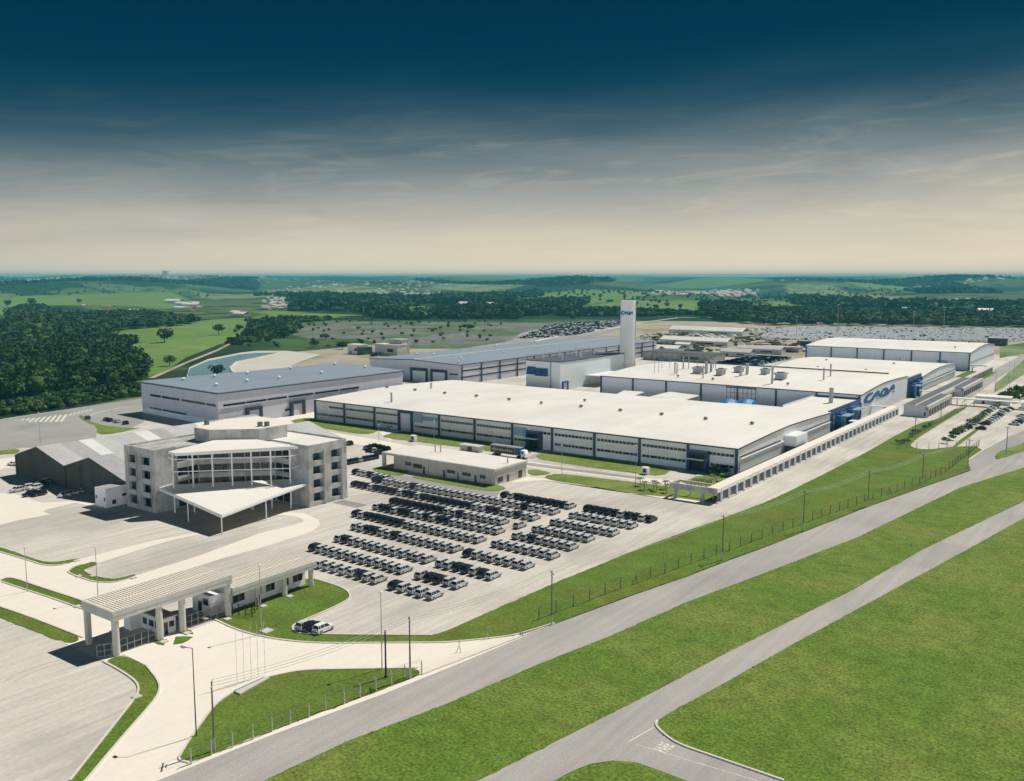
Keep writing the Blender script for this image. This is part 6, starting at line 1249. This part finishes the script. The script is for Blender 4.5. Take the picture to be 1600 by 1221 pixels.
single = [((12, 480), 16, 9, 'round dark tree at the far left edge above the woodland'), ((50, 479), 18, 11, 'broad dark tree rising from the upper left wood edge'), ((124, 475), 12, 7, 'small round tree alone in the upper left pasture'), ((257, 536), 16, 10, 'broad crowned tree standing alone in the bright pasture'), ((342, 524), 13, 7, 'leaning rounded tree right of the bright pasture'), ((265, 573), 9, 5, 'small tree on the slope left of the reservoir track'),
          ((205, 607), 11, 5, 'slim tree at the right edge of the near woodland'), ((184, 608), 11, 6, 'pale topped tree before the near woodland'), ((168, 621), 8, 7, 'rounded bush tree by the white kerb line'), ((132, 612), 9, 8, 'olive rounded tree before the near woodland'), ((95, 618), 9, 8, 'wide bushy tree at the foot of the near woodland'),
          ((388, 507), 10, 6, 'dark tree beside the dirt track, upper one'), ((372, 517), 8, 5, 'dark tree beside the dirt track, lower one'), ((617, 476), 14, 10, 'tree alone in the small bright field'), ((592, 479), 10, 8, 'tree at the left of the small bright field'), ((680, 497), 12, 10, 'tree at the right corner of the small bright field'), ((491, 543), 7, 5, 'dark bush tree by the reservoir corner'), ((535, 546), 7, 6, 'dark round bush right of the reservoir'),
          ((338, 587), 7, 6, "dark bush at the warehouse roof edge by the reservoir"), ((895, 501), 7, 5, 'tiny tree left of the dark vehicle mass'), ((735, 516), 7, 6, 'left of two lone trees on the spoil ground'), ((727, 514), 6, 4, 'right-hand smaller lone tree on the spoil ground'), ((642, 510), 6, 4, 'small lone tree in the middle of the spoil ground'), ((507, 531), 6, 5, 'bush at the left end of the spoil ground'), ((1580, 627), 6, 8, 'broad green tree above the car park at the right edge'), ((1602, 622), 6, 9, 'big green tree cut by the right edge'),
          ((1093, 495), 20, 10, 'tall tree at the left end of the dense dark wood'), ((1160, 494), 19, 12, 'rounded tall tree above the dense dark wood'), ((1128, 492), 17, 9, 'slimmer tall tree in the gap of the dark wood')]
for k, (p, h_, rx, lab) in enumerate(single): tree(p, h_, rx, lab, seed=k, leaf='leaf2' if k in (5, 7, 9, 24, 25) else 'leaf1')
for k, (x, y) in enumerate([(1068, 345), (1040, 320), (1125, 340), (1142, 352), (1207, 362), (1198, 340)]): tree(c4(x, y), 3.6, 1, f'young palm on the lawn left of the portico, {ordn(k + 1)} of six', palm=True, seed=k)
for k, (x, y) in enumerate([(445, 490), (490, 495), (525, 490), (580, 505), (655, 430), (715, 455), (780, 420), (650, 490)]): tree(e3(x, y), 3.4, 1, f'young palm behind the portico, {ordn(k + 1)} of eight', palm=True, seed=k)
for k, (x, y) in enumerate([(690, 330), (740, 345), (800, 350)]): tree(e3(x, y), 3.0, 2.0, f'leafy bush under the front hall corner, {ordn(k + 1)} of three', 160, 'leaf2', 60 + k)
for k, (x, y) in enumerate([(880, 660), (925, 645), (980, 622), (1045, 560), (1090, 560), (1110, 535), (1150, 505), (1180, 480), (1220, 455), (840, 720), (1345, 360), (790, 755)]): tree(d2(x, y), 2.8, 1.9, f'low green tree on the car park median, {ordn(k + 1)} of twelve', 110, 'leafp', 70 + k)
for k, (x, y) in enumerate([(290, 760), (335, 755), (380, 750), (430, 680), (455, 650), (490, 645), (560, 600), (620, 575)]): tree(d2(x, y), 1.8, 1.4, f'low creeper bush on the car park fence, {ordn(k + 1)} of eight', 80, 'leafp', 90 + k)

# ---------------------------------------------------------------- countryside dots: farmhouses, sheds and the distant towns
fh = [((268, 474.5), 60, 18, 7, 'long white farm shed, largest of the distant farm group'), ((283, 478), 50, 14, 6, 'white farm building right of the longest shed'), ((296, 480), 55, 14, 6, 'pale farm building at the right end of the farm group'), ((280, 484.5), 40, 10, 5, 'low pale farm building in front of the farm group'), ((292, 486), 30, 12, 5, 'reddish roofed house of the distant farm group'), ((302, 477.5), 36, 12, 6, 'bright roofed house at the right of the farm group'),
      ((165, 482), 40, 10, 4, 'red and white farmhouse at the woodland edge'), ((205, 488.5), 30, 10, 4, 'white farmhouse peeping from the wood'), ((232, 495), 50, 8, 3, 'long pale wall between the woods'), ((372, 494), 30, 14, 4, 'white roofed barn near the track, left one'), ((366, 491), 24, 10, 4, 'white roofed barn near the track, right one'),
      ((738, 481.5), 90, 30, 6, 'wide white roofed barn in the central woods'), ((1419, 486), 22, 10, 5, 'white farmhouse above the dark wood on the right'), ((1538, 493), 24, 14, 9, 'white chapel-like house near the right edge'), ((130, 480), 14, 8, 4, 'tiny white hut under the lone pasture tree')]
for p, w_, d_, h_, lab in fh:
    g_ = gpt(*p); t = thing('farm_building', lab, 'farm building', g_, 'scattered farm buildings'); x, y, z = g_
    part('wall', MB().box(x - w_ / 2, x + w_ / 2, y, y + d_, z, z + h_), 'townwall', t); part('roof', extr(MB(), [(y - 1, z + h_), (y + d_ / 2, z + h_ + d_ * .22), (y + d_ + 1, z + h_)], x - w_ / 2 - 1, x + w_ / 2 + 1, lambda c: c[1] - .4), 'terracotta' if 'red' in lab else 'roof_w', t)
for k, (x, yt) in enumerate([(255.5, 435), (259.5, 435.5)]):
    g_ = gpt(x, 446); d_ = math.hypot(g_.x, g_.y); h_ = (446 - yt) / F * d_; t = thing('apartment_tower', f'{["left", "right"][k]} of two pale apartment towers in the distant town', 'apartment tower', g_); w_ = 14 + 6 * k
    part('wall', MB().box(g_.x - w_ / 2, g_.x + w_ / 2, g_.y, g_.y + w_, g_.z - 5, g_.z + h_ * .9), 'townwall', t); part('roof', MB().box(g_.x - w_ / 2 - .5, g_.x + w_ / 2 + .5, g_.y - .5, g_.y + w_ + .5, g_.z + h_ * .9 + .01, g_.z + h_ * .9 + 2), 'conc_light', t)
def town(lab, boxes, n, seed):
    r_ = random.Random(seed); mb = MB()
    for k in range(n):
        x0, x1, y0, y1 = r_.choice(boxes); px, py = r_.triangular(x0, x1), r_.uniform(y0, y1); g_ = gpt(px, py); d_ = math.hypot(g_.x, g_.y); w_ = r_.uniform(5, 12) * (1 + d_ / 9000); h_ = r_.uniform(3, 5); mb.cur = r_.choices((0, 1, 2), (5, 1.5, 2.5))[0]
        x, y, z = g_; z -= 1; dd = w_ * .8; mb.add([(x, y, z), (x + w_, y, z), (x + w_, y + dd, z), (x, y + dd, z), (x, y, z + h_), (x + w_, y, z + h_), (x + w_, y + dd, z + h_), (x, y + dd, z + h_), (x, y + dd / 2, z + h_ + dd * .22), (x + w_, y + dd / 2, z + h_ + dd * .22)], [(0, 1, 5, 4), (1, 2, 6, 5), (2, 3, 7, 6), (3, 0, 4, 7), (4, 5, 9, 8), (6, 7, 8, 9), (5, 6, 9), (7, 4, 8)])
    solo('distant_town', mb, ['townwall', 'terracotta', 'roof_w'], lab, 'town', kind='stuff')
town('distant town strung along the left horizon, pale specks', [(-40, 400, 440, 447), (100, 330, 438, 447), (220, 360, 440, 450), (-40, 120, 446, 449)], 1100, 1)
town('scattered settlement left of centre below the ridge', [(400, 620, 445, 464), (330, 440, 442, 450), (400, 470, 468, 484), (560, 720, 450, 466)], 420, 2)
town('pale new housing grid on the slope right of the white tower', [(1080, 1200, 453, 466), (1100, 1180, 455, 463), (1010, 1100, 456, 464)], 260, 3)
town('thin settlement line on the right ridge', [(1450, 1600, 449, 453), (1200, 1300, 446, 450), (1380, 1560, 470, 474)], 90, 4)

# ---------------------------------------------------------------- tufts of grass in the near fields
def tufts(polys, n, seed, h_=.32):
    r_ = np.random.default_rng(seed); V_, F_ = [], []; got = 0
    Q = [[(p.x, p.y) for p in map(lambda q_: G(*q_), P)] for P in polys]; pts_ = []
    while len(pts_) < n:
        px, py = r_.uniform(-20, 1650), 1300 - (1300 - 730) * r_.random() ** 1.0; g_ = G(px, py)
        if any(inside(q_, g_.x, g_.y) for q_ in Q): pts_.append((g_.x, g_.y))
    A = np.array(pts_); a = r_.uniform(0, 6.28, n); w_ = r_.uniform(.05, .16, n); hh = r_.uniform(.5, 1.3, n) * h_; lx_, ly_ = r_.normal(size=n) * .22, r_.normal(size=n) * .15 - .25
    dx, dy = np.cos(a) * w_, np.sin(a) * w_; z0 = np.full(n, .02)
    q = np.stack([np.stack([A[:, 0] - dx, A[:, 1] - dy, z0], 1), np.stack([A[:, 0] + dx, A[:, 1] + dy, z0], 1), np.stack([A[:, 0] + dx * .3 + lx_, A[:, 1] + dy * .3 + ly_, hh], 1), np.stack([A[:, 0] - dx * .6 + lx_, A[:, 1] - dy * .6 + ly_, hh * .9], 1)], 1).reshape(-1, 3)
    me = npmesh('grass_tufts', [q], [np.arange(n * 4).reshape(-1, 4)], ['tuft']); o = bpy.data.objects.new('grass_tufts', me); col.objects.link(o); tag(o, 'rough grass growing between and beside the two asphalt roads', 'grass', kind='stuff')
tufts([[(160, 1350), (250, 1300), (412, 1221), (536.5, 1161.5), (700, 1099.5), (840, 1039), (955.5, 993.5), (1073.8, 941), (1183.8, 900), (1340, 840), (1500, 762.5), (1600, 731), (1750, 690), (1950, 642)] + R2U[::-1], R2L[:16] + [(2300, 1300), (2600, 900), (2300, 700)]], 15000, 5, .13)

# ---------------------------------------------------------------- air between here and the hills
hz = MB().box(-15500, 15500, -14800, 15500, -60, 92); ho = solo('haze', hz, 'white', 'thin bluish haze filling the valley air', 'haze', kind='stuff')
hm = bpy.data.materials.new('haze_air'); hm.use_nodes = True; ht_ = hm.node_tree; ht_.nodes.clear(); o_ = ht_.nodes.new('ShaderNodeOutputMaterial'); v_ = ht_.nodes.new('ShaderNodeVolumePrincipled')
v_.inputs['Color'].default_value = (.12, .56, .68, 1); v_.inputs['Density'].default_value = .00011; v_.inputs['Anisotropy'].default_value = 0.0
ht_.links.new(v_.outputs[0], o_.inputs['Volume']); ho.data.materials.clear(); ho.data.materials.append(hm)
for _o in bpy.data.objects:
    if len(str(_o.get('label', '')).split()) > 16: print('LONG', _o['label'])
print('cars', ncar, 'woods', nw, 'objects', len(bpy.data.objects))
